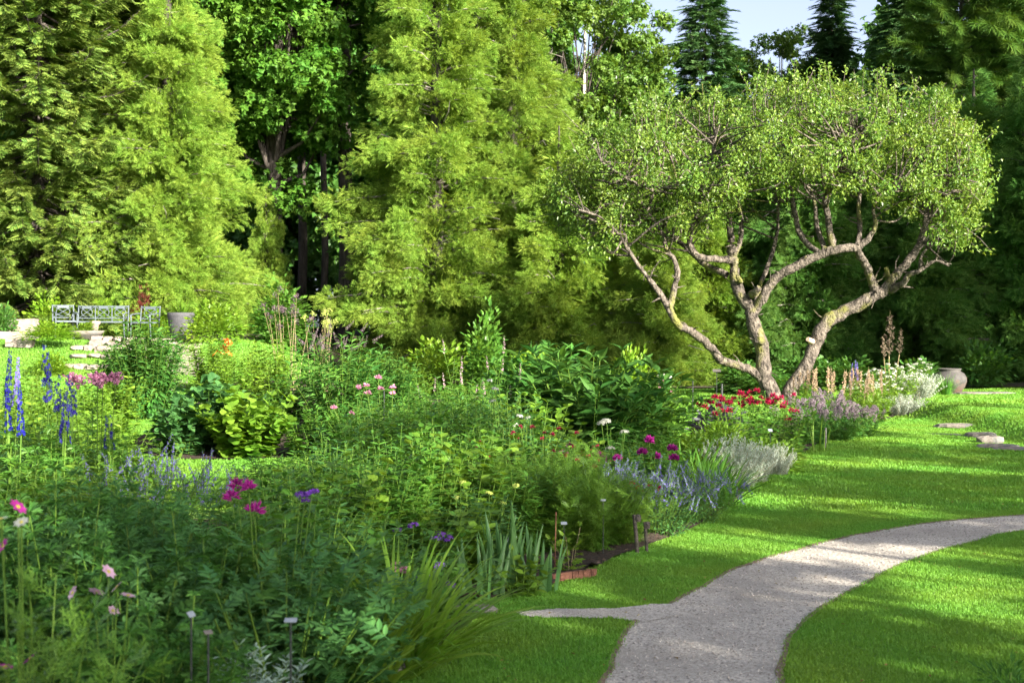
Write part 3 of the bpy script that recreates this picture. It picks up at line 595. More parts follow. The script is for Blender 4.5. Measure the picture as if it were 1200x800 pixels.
# trees beyond the frame whose shade falls on lawn and beds
shade = broad(28, 10.2, 2.7, 1.8, 46, 72, .20, 'maple', T=CLUMP, lump=(.55, .95), shell=.2, flat=.8)
for k, (x, y, s) in enumerate([(6.6, -8.2, .95), (10.4, -4.6, 1.0), (13.2, -1.2, .98), (15.8, 2.0, 1.0), (18.8, 5.0, .98), (20.8, 9.0, .9), (12.5, -9.2, 1.0), (9.6, -7.4, .95)]):
    tree(shade, 'shade_tree', 'broadleaf tree right of the photographer whose shade dapples lawn and path', 0, y, k*.9, s, 'shade trees along the right side of the lawn', x=x)
for k, (x, y, s) in enumerate([(23.2, 29.5, 1.25), (26, 33.5, 1.3)]):
    tree(mapB, 'forest_tree', 'broadleaf tree outside the right edge that shades the dark evergreen wall', 0, y, k*2., s*(.8, .74, .62)[k], 'trees shading the dark evergreen wall', x=x)

# ------------------------------------------------------------------ apple tree
AD = 30.5
def AP(px, py, dy=0): d = AD+dy; return np.array([Xp(px, d), d, Zp(py, d)])
limbs = [
 [(908, 484, 0, 18), (904, 470, 0, 15.5), (898, 440, 0, 13.5), (890, 405, 0, 12.5), (884, 375, 0, 12.5), (881, 358, 0, 12)],
 [(881, 360, 0, 11), (868, 340, .1, 10), (860, 315, .1, 9), (858, 295, .1, 8.5), (857, 280, .1, 7), (855, 255, .2, 5), (862, 215, .3, 4), (870, 180, .4, 2.5)],
 [(856, 305, .1, 7), (838, 303, -.3, 6), (818, 300, -.5, 5.5), (808, 285, -.5, 5.5), (810, 265, -.6, 5), (818, 250, -.6, 4.5), (826, 225, -.6, 3.5), (832, 200, -.7, 3), (838, 160, -.7, 2)],
 [(852, 322, .1, 6), (826, 311, .5, 5.5), (802, 290, .8, 4.5), (770, 262, 1., 4), (738, 242, 1.2, 3), (700, 228, 1.5, 2)],
 [(826, 228, -.6, 3.5), (800, 214, -1., 3.5), (772, 224, -1.4, 3), (742, 214, -1.6, 2.5), (705, 190, -1.8, 1.5)],
 [(883, 366, 0, 9), (895, 345, -.2, 9), (910, 325, -.3, 8), (930, 310, -.4, 8), (960, 297, -.5, 8), (985, 292, -.6, 8), (1005, 288, -.6, 6.5), (1020, 278, -.6, 5), (1026, 262, -.7, 4), (1023, 245, -.8, 3.2), (1031, 228, -.9, 2.8), (1052, 219, -1., 2)],
 [(976, 293, -.5, 6.5), (972, 275, -.5, 6.2), (968, 250, -.5, 5.5), (966, 235, -.6, 5), (976, 215, -.7, 4), (986, 195, -.8, 3), (989, 160, -.8, 2)],
 [(962, 297, -.5, 5.5), (945, 287, -.2, 5.5), (937, 270, 0, 5), (930, 240, .1, 4.5), (925, 220, .2, 4), (918, 195, .3, 3), (914, 150, .3, 2)],
 [(966, 293, -.4, 4.5), (956, 265, -.1, 4.2), (955, 240, .1, 3.5), (950, 225, .2, 3), (936, 212, .2, 2.4), (920, 216, .2, 1.5)],
 [(1004, 288, -.6, 4.5), (1008, 268, -.4, 4.2), (1006, 245, -.3, 3.8), (1008, 220, -.2, 3.2), (1006, 190, -.1, 2.8), (1003, 150, 0, 1.8)],
 [(914, 486, .1, 18), (920, 474, .1, 15), (931, 455, .1, 13.5), (945, 425, .1, 12.5), (955, 400, .1, 12.5), (968, 382, .1, 12.5), (990, 366, .1, 12), (1015, 353, .1, 11), (1036, 342, .1, 10)],
 [(1034, 343, .1, 9), (1048, 328, .1, 8.2), (1060, 310, .2, 7.5), (1075, 290, .2, 7), (1082, 275, .2, 6), (1085, 255, .2, 5), (1088, 225, .3, 4), (1090, 190, .4, 3), (1096, 150, .5, 2)],
 [(1026, 347, .1, 8), (1021, 333, 0, 7.8), (1015, 315, -.2, 7.3), (1008, 301, -.4, 6.8), (1004, 290, -.55, 6)],
 [(1044, 340, .1, 7), (1058, 331, -.3, 6), (1065, 322, -.4, 5), (1075, 320, -.5, 4), (1085, 312, -.5, 3), (1096, 305, -.6, 2.5), (1112, 312, -.7, 1.5)],
 [(1077, 318, -.5, 3.5), (1079, 300, -.6, 2.6), (1088, 290, -.7, 2), (1102, 281, -.8, 1.4)],
 [(1078, 285, .2, 4), (1092, 282, 0, 3), (1108, 280, -.2, 1.5)],
 [(897, 446, 0, 9), (880, 433, -.1, 8), (865, 428, -.2, 7.5), (848, 425, -.4, 7.5), (840, 417, -.5, 7.2), (825, 400, -.7, 7), (810, 390, -.9, 7), (796, 381, -1., 7), (788, 371, -1.1, 6.8), (782, 357, -1.1, 6)],
 [(783, 360, -1.1, 6), (768, 338, -1.2, 5), (758, 325, -1.3, 4), (748, 309, -1.4, 3.6), (735, 290, -1.5, 3.2), (722, 272, -1.6, 2.6), (703, 255, -1.8, 2), (678, 246, -2., 1.4)],
 [(785, 360, -1.1, 6), (790, 337, -1., 5), (793, 320, -1., 5), (790, 305, -.9, 4.5), (780, 292, -.8, 4), (774, 270, -.7, 3.2), (758, 248, -.6, 2.8), (744, 222, -.5, 2)],
 [(860, 300, .1, 5), (868, 275, .3, 4), (866, 240, .6, 4), (858, 205, .8, 3), (850, 165, 1., 2)],
 [(884, 362, 0, 5), (892, 330, .8, 4), (905, 300, 1.3, 4), (912, 260, 1.6, 3), (908, 215, 1.8, 2)],
 [(1086, 262, .2, 3.5), (1098, 235, 0, 3), (1112, 215, -.3, 2), (1130, 205, -.5, 1.4)],
]
base0 = AP(910, 0, 0); rng = np.random.default_rng(21); tk = MB(); nodes_all = []; pxm = FPX/AD
for li, l in enumerate(limbs):
    p = np.array([np.append(AP(a, b, c), r*.64/pxm) for a, b, c, r in l]); q = cr(p+np.column_stack([rng.normal(0, .22, (len(p), 3))*p[:, 3:4]*(np.arange(len(p)) > 0)[:, None], np.zeros(len(p))]), 4)
    jt = rng.normal(0, 1, (len(q), 3))*q[:, 3:4]*.11; jt[0] = 0
    tk.tube(q[:, :3]+jt, np.maximum(q[:, 3], .012)*rng.uniform(.9, 1.13, len(q)), 12); nodes_all.append(q)
NA = np.concatenate(nodes_all)
for l in nodes_all:                                  # short knobbly spurs along the limbs
    for _ in range(7):
        q = l[rng.integers(1, len(l)-1)]; o = nrm(rng.normal(0, 1, 3)+[0, -.2, .5]); h = rng.uniform(.08, .38)+q[3]; tk.tube([q[:3], q[:3]+o*h*.6, q[:3]+o*h+rng.normal(0, .05, 3)], [min(.03, q[3]*.45), .013, .006], 5)
# burls and pruning stubs on the limbs
for (a, b, c, r, dx, dz) in [(952, 400, -.2, 4.5, -.12, .05), (868, 330, -.1, 4, -.1, .12), (882, 345, -.2, 6, .12, .14), (1040, 322, 0, 4, -.06, .14), (893, 400, -.2, 6, -.12, .04)]:
    p = AP(a, b, c); tk.tube([p+[0, .15, 0], p, p+[dx, -.12, dz]], [r*.85/pxm, r*.75/pxm, r*.6/pxm], 8, 1 if a == 952 else 0)
# crown lumps
NL = 680; Cl = []; NZ = np.convolve(np.random.default_rng(5).normal(0, 1, 700), np.ones(26)/26, 'same')*5
def top(px): return np.interp(px, [650, 690, 740, 820, 880, 960, 1040, 1100, 1140, 1160], [215, 160, 128, 112, 100, 92, 98, 112, 150, 215])
def bot(px): return np.interp(px, [650, 690, 745, 815, 880, 960, 1040, 1090, 1120, 1160], [266, 300, 292, 258, 238, 218, 232, 275, 282, 245])
while len(Cl) < NL:
    a = rng.uniform(652, 1152); sl_ = rng.integers(0, 3); t0, b0 = top(a)+6*NZ[int(a-600)]+6, bot(a)+7*NZ[int(1250-a)]-2; b = t0+(b0-t0)*rng.random()**1.25
    e = math.sqrt(max(0., 1-((a-905)/265)**2)); dy = rng.uniform(-1, 1)*3.1*e; h = 1-(dy/3.4)**2
    if b < b0-(b0-t0)*(.25+.75*h): continue
    Cl.append(AP(a, b, dy))
Cl = np.array(Cl); mbl = MB()
lumps_to_leaves(mbl, rng, Cl, rng.uniform(.16, .44, NL)*rng.uniform(.75, 1.1, NL), 125, T_q(.27, .1, .12), .08, None, .35, .75)
# upright water shoots with leaves above the crown
SH_ = [AP(rng.uniform(690, 1130), 0, rng.uniform(-1.5, 1.5)) for _ in range(90)]
for s in SH_:
    px = 600+s[0]/s[1]*FPX; s[2] = Zp(top(px)+14, s[1]); h = rng.uniform(.15, .75); o = rng.normal(0, .24, 2)
    tk.tube([s-[0, 0, .4], s, s+[o[0], o[1], h]], [.008, .006, .003], 4, 0, False); u = rng.random(22)
    mbl.scatter(T_q(.26, .1, .12), s+np.array([o[0], o[1], h])*u[:, None], rdir(rng, 22)+[0, 0, .5], rdir(rng, 22), .09)
for _ in range(46):                                 # ragged side shoots leaving the crown
    c = Cl[rng.integers(0, len(Cl))]; o = c-np.array([base0[0], base0[1], 4.2]); o[2] *= .5
    if np.linalg.norm(o[:2]) < 2.4: continue
    o = nrm(o+rng.normal(0, .6, 3)); L = rng.uniform(.5, 1.05); e = c+o*L+[0, 0, rng.uniform(-.25, .3)]; m = c+o*L*.5+[0, 0, .1]; tk.tube(cr([c, m, e], 3), np.linspace(.014, .005, 7), 4, 0, False); u = rng.random(34)
    mbl.scatter(T_q(.26, .1, .12), c+(e-c)*u[:, None]+rng.normal(0, .07, (34, 3)), rdir(rng, 34)+o, rdir(rng, 34)+[0, 0, .8], .09)
for c in Cl:                                        # twig from the nearest limb node below each leaf lump
    dd = np.linalg.norm(NA[:, :3]-c, axis=1)+np.where(NA[:, 2] > c[2]+.1, 3, 0)+rng.uniform(0, 1.1, len(NA)); i = dd.argmin(); p = NA[i, :3]; m = p*.5+c*.5+rng.normal(0, .13, 3)
    if dd[i] < 3.5: tk.tube(cr([p, m, c, c+rng.normal(0, .2, 3)], 3), np.linspace(min(.026, NA[i, 3]*.8), .007, 10), 5, 0, False)
base = AP(910, 0, 0); base[2] = float(gz(base[0], base[1]))
bk = tk.mesh('trunk', [M['applebark'], M['cutwood']]); cw = mbl.mesh('crown', M['apple'])
for m_ in (bk, cw): m_.transform(Matrix.Translation(-Vector(base)))
thing('apple_tree', 'old gnarled apple tree with two leaning trunks and a spreading flat crown', 'tree', tuple(base), 0, 1, None, [('trunk', bk), ('crown', cw)])

# ------------------------------------------------------------------ patio, stones, furniture
def g3(x, y, dz=0): return (x, y, float(gz(x, y))+dz)
sheet('patio_paving', [(-13.8, 34.75), (-6.9, 34.75), (-6.6, 38), (-14, 38)], M['stone'], .02, .5)
sheet('stone_walk', [(-8.3, 34.6), (-7.3, 34.6), (-6.9, 31), (-6.2, 27), (-5.9, 24.5), (-6.5, 24.5), (-7.0, 28), (-7.7, 31)], M['stone'], .016, .3)
def rock(mb, c, size, rng, mat=0, rz=None):
    n1, n2 = 7, 10; th = np.linspace(0, np.pi, n1); ph = np.arange(n2)*2*np.pi/n2
    V = []
    for a in th:
        for b in ph: V.append((math.sin(a)*math.cos(b), math.sin(a)*math.sin(b), math.cos(a)))
    V = np.array(V); V = np.sign(V)*np.abs(V)**.55; V *= (1+rng.normal(0, .06, (len(V), 1))); V = V*np.array(size)/2
    a = rng.random()*3 if rz is None else rz; c_, s_ = math.cos(a), math.sin(a); V = V @ np.array([[c_, s_, 0], [-s_, c_, 0], [0, 0, 1]])
    F = [[i*n2+j, (i+1)*n2+j, (i+1)*n2+(j+1) % n2, i*n2+(j+1) % n2] for i in range(n1-1) for j in range(n2)]
    mb.add(V+np.array(c), [np.array(F)], mat, False)
rng = np.random.default_rng(31); mb = MB()
for row, (yy, zz) in enumerate([(32.2, -.04), (32.9, -.03), (33.5, -.03), (34.0, -.02), (34.5, .02)]):
    x = -10.4+rng.random()*.3
    while x < -8.3:
        w_ = rng.uniform(.2, .5); rock(mb, g3(x+w_/2, yy+rng.normal(0, .05), zz+.04), (w_*.95, .5, rng.uniform(.08, .17)), rng, 0, rng.normal(0, .1)); x += w_
tag(link('stone_bank', mb.mesh('stone_bank', M['stone'])), 'sunlit bank of pale fieldstones below the patio', 'stone wall')
for k, (px, d, sx, sy, sz, lab) in enumerate([(27, 36, .70, .5, .5, 'pale upright stone block at the far left edge of the patio'), (20, 34.6, .95, .5, .18, 'flat stone slab lying below the upright pale block'), (24, 33.6, .62, .4, .16, 'small pale stone in front of the flat slab below the patio')]):
    mb = MB(); x = Xp(px, d); mb.box((0, 0, sz/2), (sx, sy, sz), .1, 0, .96, .012); tag(link('stone_block', mb.mesh('stone_block', M['stone']), None, g3(x, d), 0), lab, 'stone')
STEPS = 'grey stones edging the raised lawn'
for k, (px, py, sx, sy, sz, lab) in enumerate([(1127, 493, .75, .35, .16, 'farthest long grey stone edging the raised lawn at right'), (1150, 503, .42, .3, .18, 'grey edging stone right of the longest stone'), (1107, 501, .5, .3, .05, 'flat grey stone sunk in the shaded lawn below the edging'), (1160, 509, .35, .3, .24, 'upright edging stone half hidden where the raised lawn turns'), (1171, 514, .5, .32, .14, 'pale edging stone between the upright stone and the nearest slab'), (1190, 519, .55, .35, .10, 'nearest flat slab edging the raised lawn at the right edge')]):
    d = 1.56*1667/(py-380) if py < 515 else 1.6*1667/(py-380); x = Xp(px, d); mb = MB(); rock(mb, (0, 0, sz*.15), (sx*1.1, sy, sz*.62), np.random.default_rng(40+k), 0, -.3)
    tag(link('edging_stone', mb.mesh('edging_stone', M['slab']), None, g3(x, d)), lab, 'stone', STEPS)
for px, py, sx, sy, sz, lab, c in [(555, 717, .30, .17, .05, 'grey stone slab set in the turf at the foot of the iris clump', 'stone'), (1141, 466, 1.0, .5, .10, 'pale flat stone slab lying right of the large urn', 'stone'), (1172, 467, .7, .4, .08, 'smaller stone slab beyond the pale slab by the urn', 'stone')]:
    d = 1.7*1667/(py-380); 
    if py < 500: d = 33.3
    mb = MB(); rock(mb, (0, 0, sz*.2), (sx, sy, sz), np.random.default_rng(int(px)), 0, .1)
    tag(link('stone_slab', mb.mesh('stone_slab', M['slab']), None, g3(Xp(px, d), d)), lab, c)

def chair_parts(wd, bays, dep=.52, seat=.43, H=.86):
    fr = MB(); T = .017
    out = []
    for sx in (-1, 1):
        for sy, h in ((-1, .63), (1, H)):
            l = MB(); l.tube([(sx*(wd/2+.02*(sy < 0)), sy*dep/2-(.05 if sy > 0 else -.0)*0, 0), (sx*wd/2, sy*dep/2, seat), (sx*wd/2, sy*dep/2+(.07 if sy > 0 else 0), h)], T, 6); out.append(('leg', l.mesh('leg', M['metal'])))
    s = MB(); s.box((0, 0, seat), (wd+.02, dep+.02, .028)); 
    for k in range(9): s.box((0, -dep/2+.03+k*dep/9.5, seat+.02), (wd-.02, .03, .012))
    out.append(('seat', s.mesh('seat', M['metal'])))
    b = MB(); yb = dep/2+.05; bw = wd/bays
    for z in (seat+.10, H-.02): b.tube([(-wd/2, yb, z), (wd/2, yb+.01, z)], .015, 6)
    for k in range(bays):
        x0 = -wd/2+k*bw; z0, z1 = seat+.10, H-.02; cx, cz = x0+bw/2, (z0+z1)/2
        if k: b.tube([(x0, yb, seat), (x0, yb+.01, H)], .015, 6)
        b.tube([(x0, yb, z0), (x0+bw, yb, z1)], .009, 5); b.tube([(x0+bw, yb, z0), (x0, yb, z1)], .009, 5)
        an = np.linspace(0, 6.283, 17); b.tube(np.stack([cx+.33*bw*np.cos(an), np.full(17, yb), cz+.36*(z1-z0)*np.sin(an)], 1), .010, 5); b.box((cx, yb, z1-.03), (bw*.55, .02, .06))
    out.append(('backrest', b.mesh('backrest', M['metal'])))
    for sx in (-1, 1):
        a = MB(); a.tube(cr([(sx*wd/2, dep/2+.03, .66), (sx*wd/2, .1, .67), (sx*wd/2, -dep/2, .63), (sx*wd/2, -dep/2-.05, .57)], 4), .016, 6); out.append(('armrest', a.mesh('armrest', M['metal'])))
    return out
cp = chair_parts(.52, 1)
thing('garden_armchair', 'blue-grey metal armchair turned towards the bench at its left end', 'armchair', g3(Xp(76, 36.2), 36.2, .025), .45, 1, 'metal armchairs on the patio', cp)
thing('garden_armchair', 'blue-grey metal armchair between the bench and the grey pot', 'armchair', g3(Xp(170, 36.4), 36.4, .025), -.2, 1, 'metal armchairs on the patio', cp)
thing('garden_bench', 'blue-grey metal bench with three lattice back panels on the patio', 'bench', g3(Xp(118, 36.6), 36.6, .025), .05, 1, None, chair_parts(1.28, 3))
pot = MB(); pot.lathe([(.0, 0), (.20, 0), (.235, .03), (.30, .30), (.335, .62), (.345, .70), (.325, .71), (.31, .66), (0.0, .64)], 36)
thing('flower_pot', 'large tapered grey pot standing on the patio in front of the cedar', 'pot', g3(Xp(212, 36.2), 36.2, .02), 0, 1, None, [('pot_body', pot.mesh('pot_body', M['potgrey']))])
bw = MB(); bw.lathe([(0, 0), (.18, 0), (.22, .03), (.38, .13), (.46, .22), (.43, .225), (.40, .20), (0, .17)], 32)
thing('bowl_planter', 'wide shallow stone bowl at the patio edge in front of the bench', 'planter', g3(Xp(100, 34.9), 34.9, .02), 0, 1, None, [('bowl', bw.mesh('bowl', M['slab']))])
orn = MB(); orn.lathe([(0, 0), (.14, 0), (.14, .06), (.09, .09), (.075, .22), (.10, .36), (.14, .40), (.14, .46), (0, .47)], 16)
tag(link('stone_pedestal', orn.mesh('stone_pedestal', M['stone']), None, g3(Xp(111, 35.6), 35.6, .02)), 'small pale stone pedestal between the bowl planter and the bench', 'pedestal')
ur = MB(); ur.lathe([(0, 0), (.22, 0), (.26, .03), (.36, .18), (.415, .34), (.41, .44), (.35, .55), (.27, .605), (.25, .625), (.285, .65), (.29, .675), (.26, .68), (.235, .65), (.22, .55), (0, .5)], 48)
thing('garden_urn', 'large round grey-brown urn standing at the far end of the lawn', 'urn', g3(Xp(1113, 34.3), 34.3, -.03), 0, (.97, .97, .92), None, [('urn_body', ur.mesh('urn_body', M['urn']))])

# plant labels, stakes, edgings
def plate(px, py, d, lab, w_=.085, h_=.05, tilt=-.9, rz=0., mat='tagwhite', post='darkmetal', rod=.004):
    x = Xp(px, d); z = Zp(py, d)-float(gz(x, d))
    r = MB(); r.tube([(0, 0, -.1), (0, 0, z-.005)], rod, 6); p = MB(); p.box((0, 0, 0), (w_*.72, h_*.8, .003))
    thing('plant_label', lab, 'plant label', (x, d, float(gz(x, d))), rz, 1, None, [('stake', r.mesh('stake', M[post])), ('plate', p.mesh('plate', M[mat]), (0, 0, z), (-tilt, 0, 0))])
plate(340, 727, 4.9, 'white label plate on a thin rod before the dark peony foliage', .06, .032, -.35)
plate(223, 720, 5.0, 'white label plate tilted steeply left of the rod before the peony', .045, .028, -.9, 1.1)
plate(243, 741, 4.9, 'dim label plate tilted left, low above the silver lavender', .04, .03, -.3, .5, 'slab')
plate(600, 632, 9.3, 'white label plate between the two left iris fans', .075, .06, -.9, -.4)
plate(557, 622, 9.4, 'small white label plate left of the iris fans', .06, .03, -.5, .4)
plate(661, 613, 10.0, 'white label plate above the yellow-green sapling', .06, .04, -.5, .1)
plate(707, 586, 10.4, 'white label plate on a tall rod in the feathery foliage', .055, .03, -.4, 0)
plate(788, 568, 11.9, 'white label plate standing above the lavender-blue catmint', .065, .065, -1.2, .1)
plate(840, 434, 20.5, 'dark oval sign plate on a rod left of the apple trunk', .16, .07, -.7, 0, 'darktag')
plate(903, 504, 16.6, 'small pale label plate at the right foot of the red bee balm', .07, .05, -.8, .2)
def stake(px, d, h, lab, r=.006, mat='darkmetal', lean=0., top_=0):
    x = Xp(px, d); t = MB(); t.tube([(0, 0, -.1), (lean*.5, 0, h*.5), (lean, .0, h)], r, 6); 
    if top_: t.lathe([(r*1.35, h-.05), (r*1.5, h-.02), (r*1.2, h), (0, h+.005)], 8)
    tag(link('garden_stake', t.mesh('garden_stake', M[mat]), None, (x, d, float(gz(x, d)))), lab, 'stake')
stake(748, 10.55, .29, 'taller of two old wooden stakes before the catmint', .016, 'post', -.03, 1)
stake(759, 10.6, .23, 'shorter of two old wooden stakes before the catmint', .014, 'post', -.02, 1)
stake(650, 9.7, .42, 'thin reddish cane standing behind the yellow-green sapling', .004, 'brick', .01)
stake(812, 20.5, .9, 'thin dark rod left of the dark oval sign', .009); stake(846, 20.4, .85, 'thicker dark rod right of the dark oval sign', .018)
stake(968, 19.2, .30, 'short pale wooden peg at the right end of the lavender astilbe', .014, 'timber'); stake(450, 15, 1.0, 'thin dark rod beside the small pink flower heads', .007)
eb = MB(); q = cr([(-.66, 6.55), (-.52, 7.05), (-.40, 7.55)], 6); z = gz(q[:, 0], q[:, 1])
for a, b in zip(q[:-1], q[1:]): eb.add([(a[0]-.014, a[1], -.03), (a[0]+.014, a[1], -.03), (b[0]+.014, b[1], -.03), (b[0]-.014, b[1], -.03), (a[0]-.014, a[1], .065), (a[0]+.014, a[1], .065), (b[0]+.014, b[1], .065), (b[0]-.014, b[1], .065)], [np.array([[4, 5, 6, 7], [1, 2, 6, 5], [3, 0, 4, 7]])])
tag(link('edging_board', eb.mesh('edging_board', M['timber'])), 'weathered grey board edging the bed beside the daylily leaves', 'edging')
eb = MB(); q = cr([(.26, 9.30), (.36, 9.42), (.50, 9.50), (.56, 9.56)], 4)
for k in range(len(q)-1):
    m_ = (q[k]+q[k+1])/2; dd = q[k+1]-q[k]; eb.box((m_[0], m_[1], .035), (np.hypot(*dd)*.97, .03, .05), math.atan2(dd[1], dd[0]), 0, .95, .002)
tag(link('edging_brick', eb.mesh('edging_brick', M['brick'])), 'curved red brick edging beside the bare soil and sapling', 'edging')

# ------------------------------------------------------------------ garden plants
def PL(parts, name, label, px, d, rz=0., sc=1., group=None, cat='plant', x=None, dz=0):
    xx = Xp(px, d) if x is None else x
    return thing(name, label, cat, (xx, d, float(gz(xx, d))+dz), rz, sc, group, parts)
def fl(ps, name, me, tips, rng, sc=1., tilt=.3, top=None, dz=0.):
    t = np.array(tips)
    if top: t = t[np.argsort(-t[:, 2])[:top]] if top < len(t) else t
    return ps+heads(name, me, t+[0, 0, dz], rng, sc, tilt)
def manual(parts, pts, me, name='flower_head', stem=True, st='stem', sr=.003, tilt=.3, sc=1., seed=1, tiltx=0.):
    """flowers on own stalks at given local points"""
    rng = np.random.default_rng(seed); mb = MB(); out = list(parts)
    for p in pts:
        p = np.array(p, float); b = np.array([p[0]*.45, p[1]*.45, 0]); mb.tube(cr([b, p*.55+b*.45+[0, 0, p[2]*.05], p], 4), sr, 4, 0, False)
    out.append(('flower_stalks', mb.mesh('flower_stalks', M[st])))
    return out+[(name, me, tuple(p), (rng.normal(tiltx, tilt), rng.normal(0, tilt), rng.random()*6.28), sc*rng.uniform(.85, 1.15)) for p in pts]
def L_(pxc, d, lst, depth=.0, seed=0):
    """local points from photo points around the plant's base at (pxc,d)"""
    rng = np.random.default_rng(seed); x0 = Xp(pxc, d); o = []
    for (px, py) in lst:
        e = rng.uniform(-1, 1)*depth; y = d+e; o.append((Xp(px, y)-x0, e, Zp(py, y)-float(gz(x0, d))))
    return o

# --- front bed
feaA, tA, rA = stems_plant(101, 26, 1.05, .34, THREAD, .17, 12, 2, 'feather', lean=.5, sr=.004)
feaB, tB, rB = stems_plant(102, 60, .82, .42, THREAD, .17, 14, 2, 'feather', lean=.6, sr=.0035)
mg_d = H_daisy('magenta', .030); wh_d = H_daisy('white', .030); pp_d = H_daisy('palepink', .030, 7, .3)
p = manual(feaA, L_(30, 4.3, [(20, 594), (2, 640), (34, 772), (4, 782)], .1), mg_d, tilt=.5, tiltx=.5)
p += manual([], L_(30, 4.3, [(24, 612), (0, 608)], .1, 3), wh_d, seed=4, tilt=.4, tiltx=.8)
PL(p, 'cosmos', 'feathery cosmos with magenta and white daisy flowers at the lower left corner', 30, 4.3, .0, 1., None)
p = manual(stems_plant(103, 26, .80, .30, PALM, .13, 9, 2, 'deep', lean=.6)[0], L_(120, 5.0, [(126, 670), (84, 695), (136, 688), (149, 698), (131, 716), (112, 694)], .1), pp_d, tilt=.5, tiltx=.6)
PL(p, 'anemone', 'dark-leaved plant with five pale pink daisy flowers right of the cosmos', 120, 5.0, 0)
acoA, _, _ = stems_plant(104, 34, 1.02, .42, PALM, .15, 11, 2, 'deep', lean=.55, sr=.005)
acoB, _, _ = stems_plant(105, 40, .95, .42, PALM, .14, 11, 2, 'bluegreen', lean=.55, sr=.005)
AC = 'dark cut-leaved clumps in the front bed'
for k, (px, d, s, P_) in enumerate([(80, 6.1, .98, acoA), (160, 5.8, .86, acoB), (235, 6.2, .92, acoA), (175, 6.9, .96, acoB), (60, 7.4, 1.0, acoA), (130, 7.8, 1.0, acoB), (205, 5.2, .72, acoA), (20, 6.4, 1.0, acoB)]):
    PL(P_, 'monkshood', 'leafy clump of dark palmate cut leaves in the front bed, not in flower', px, d, k*1.1, s, AC)
peo, _, _ = stems_plant(106, 44, .78, .5, PEONY, .20, 8, 2, 'bluegreen', lean=.75, sr=.006, droop=.05, shrink=.25)
PL(peo, 'peony', 'dark blue-green peony bush behind the white label plate on a rod', 330, 5.9, .3, (1.0, 1.0, .98))
PL(peo, 'peony', 'blue-green peony bush right of the peony with the label rod', 382, 6.7, 2.1, .86)
PL(peo, 'peony', 'blue-green peony bush left of the large magenta flower heads', 245, 6.6, 4.0, .9)
monA, tM, rM = stems_plant(107, 26, .86, .30, OV, .085, 10, 2, 'mid', lean=.45, sr=.004)
pm = H_pom('magenta', .042, 46, .10, -.15, 3)
p = manual(monA, L_(315, 6.5, [(298, 599), (277, 569), (271, 583), (291, 572)], .06), pm, tilt=.25)
p += manual([], L_(315, 6.5, [(352, 580), (365, 578), (357, 585)], .05, 2), H_dome('purple', .03, 26, .02), seed=7)
PL(p, 'bee_balm', 'bee balm with four large magenta flower heads above the peony foliage', 315, 6.5, 0)
lav, lt, lr_ = stems_plant(108, 70, .40, .26, QN, .05, 22, 2, 'grey', 'grey_green_stems' if False else 'stem', lean=.5, sr=.002, shrink=.3)
PL(lav, 'lavender', 'silver-grey lavender clump at the bottom edge below the label plates', 283, 5.5, 0, (1.1, 1.1, 1.2))
day, _, _ = strap_plant(109, 190, .80, .013, 'strap', 1.05, .2, .6)
PL(day, 'daylily', 'arching yellow-green daylily clump spilling over the board edging', 474, 7.1, .2, .95)
PL(day, 'daylily', 'second daylily clump half hidden left of the arching one', 430, 6.7, 2.5, .85)
gc, _, _ = dome_plant(110, .28, .3, 420, TRI, .10, 'deep', .3, 10)
PL(gc, 'cranesbill', 'low dark leafy clump under the peony beside the bed edge', 395, 6.1, 0, 1.0)
PL(gc, 'cranesbill', 'low dark leafy clump between label rods and cosmos', 150, 4.75, 1.0, 1.0)
helo, th, rh = stems_plant(111, 30, .46, .34, OVW, .095, 7, 2, 'mid', lean=.8, sr=.004)
p = manual(helo, L_(505, 8.0, [(503, 672), (526, 687), (514, 664), (495, 676)], .08), H_dome('purple', .040, 44, .018, 2), tilt=.3)
PL(p, 'heliotrope', 'broad-leaved heliotrope with violet flower clusters left of the iris fans', 505, 8.0, 0)
p = manual(stems_plant(112, 26, .42, .3, OVW, .085, 7, 2, 'mid', lean=.7)[0], L_(470, 7.9, [(466, 663), (474, 668), (462, 668)], .05), H_dome('pink', .032, 30, .02, 3), tilt=.3)
PL(p, 'phlox', 'low phlox with pale pink cluster behind the daylily leaves', 470, 7.9, 0)
p = manual(stems_plant(113, 30, .62, .36, OVW, .085, 8, 2, 'mid', lean=.7)[0], L_(480, 8.9, [(517, 627), (525, 631), (510, 632), (484, 616), (466, 622)], .08), H_dome('purple', .035, 40, .018, 4), tilt=.3)
PL(p, 'heliotrope', 'heliotrope with purple clusters set behind the one beside the iris fans', 480, 8.9, 0)
irs = [iris_plant(114+k, n, L, .023)[0] for k, (n, L) in enumerate([(13, .50), (16, .62), (12, .50)])]
PL(irs[0], 'iris', 'leftmost of the three stiff iris fans by the stone slab', 566, 8.75, .1, .95)
PL(irs[1], 'iris', 'tallest middle iris fan, with the white label plate inside', 597, 9.05, -.2, .98)
PL(irs[2], 'iris', 'rightmost iris fan beside the bare soil and brick edging', 629, 9.05, .3, .9)
PL(stems_plant(120, 14, .30, .2, OV, .08, 6, 2, 'fresh', lean=.8)[0], 'seedling', 'low light-green leafy plant between the iris fans', 610, 8.9, 0)
leafy1, _, _ = stems_plant(121, 50, 1.0, .42, OV, .095, 12, 2, 'mid', lean=.4, sr=.0045)
leafy2, _, _ = stems_plant(122, 44, 1.0, .40, OVW, .105, 9, 2, 'fresh', lean=.4, sr=.0045)
leafy3, _, _ = stems_plant(123, 64, 1.0, .42, LANCE, .12, 16, 2, 'mid', lean=.35, sr=.004, shrink=.6)
leafy4, _, _ = stems_plant(124, 58, 1.0, .40, OVN, .085, 14, 2, 'bluegreen', lean=.35, sr=.004, shrink=.6)
LV = 'leafy green perennials without flowers filling the border'
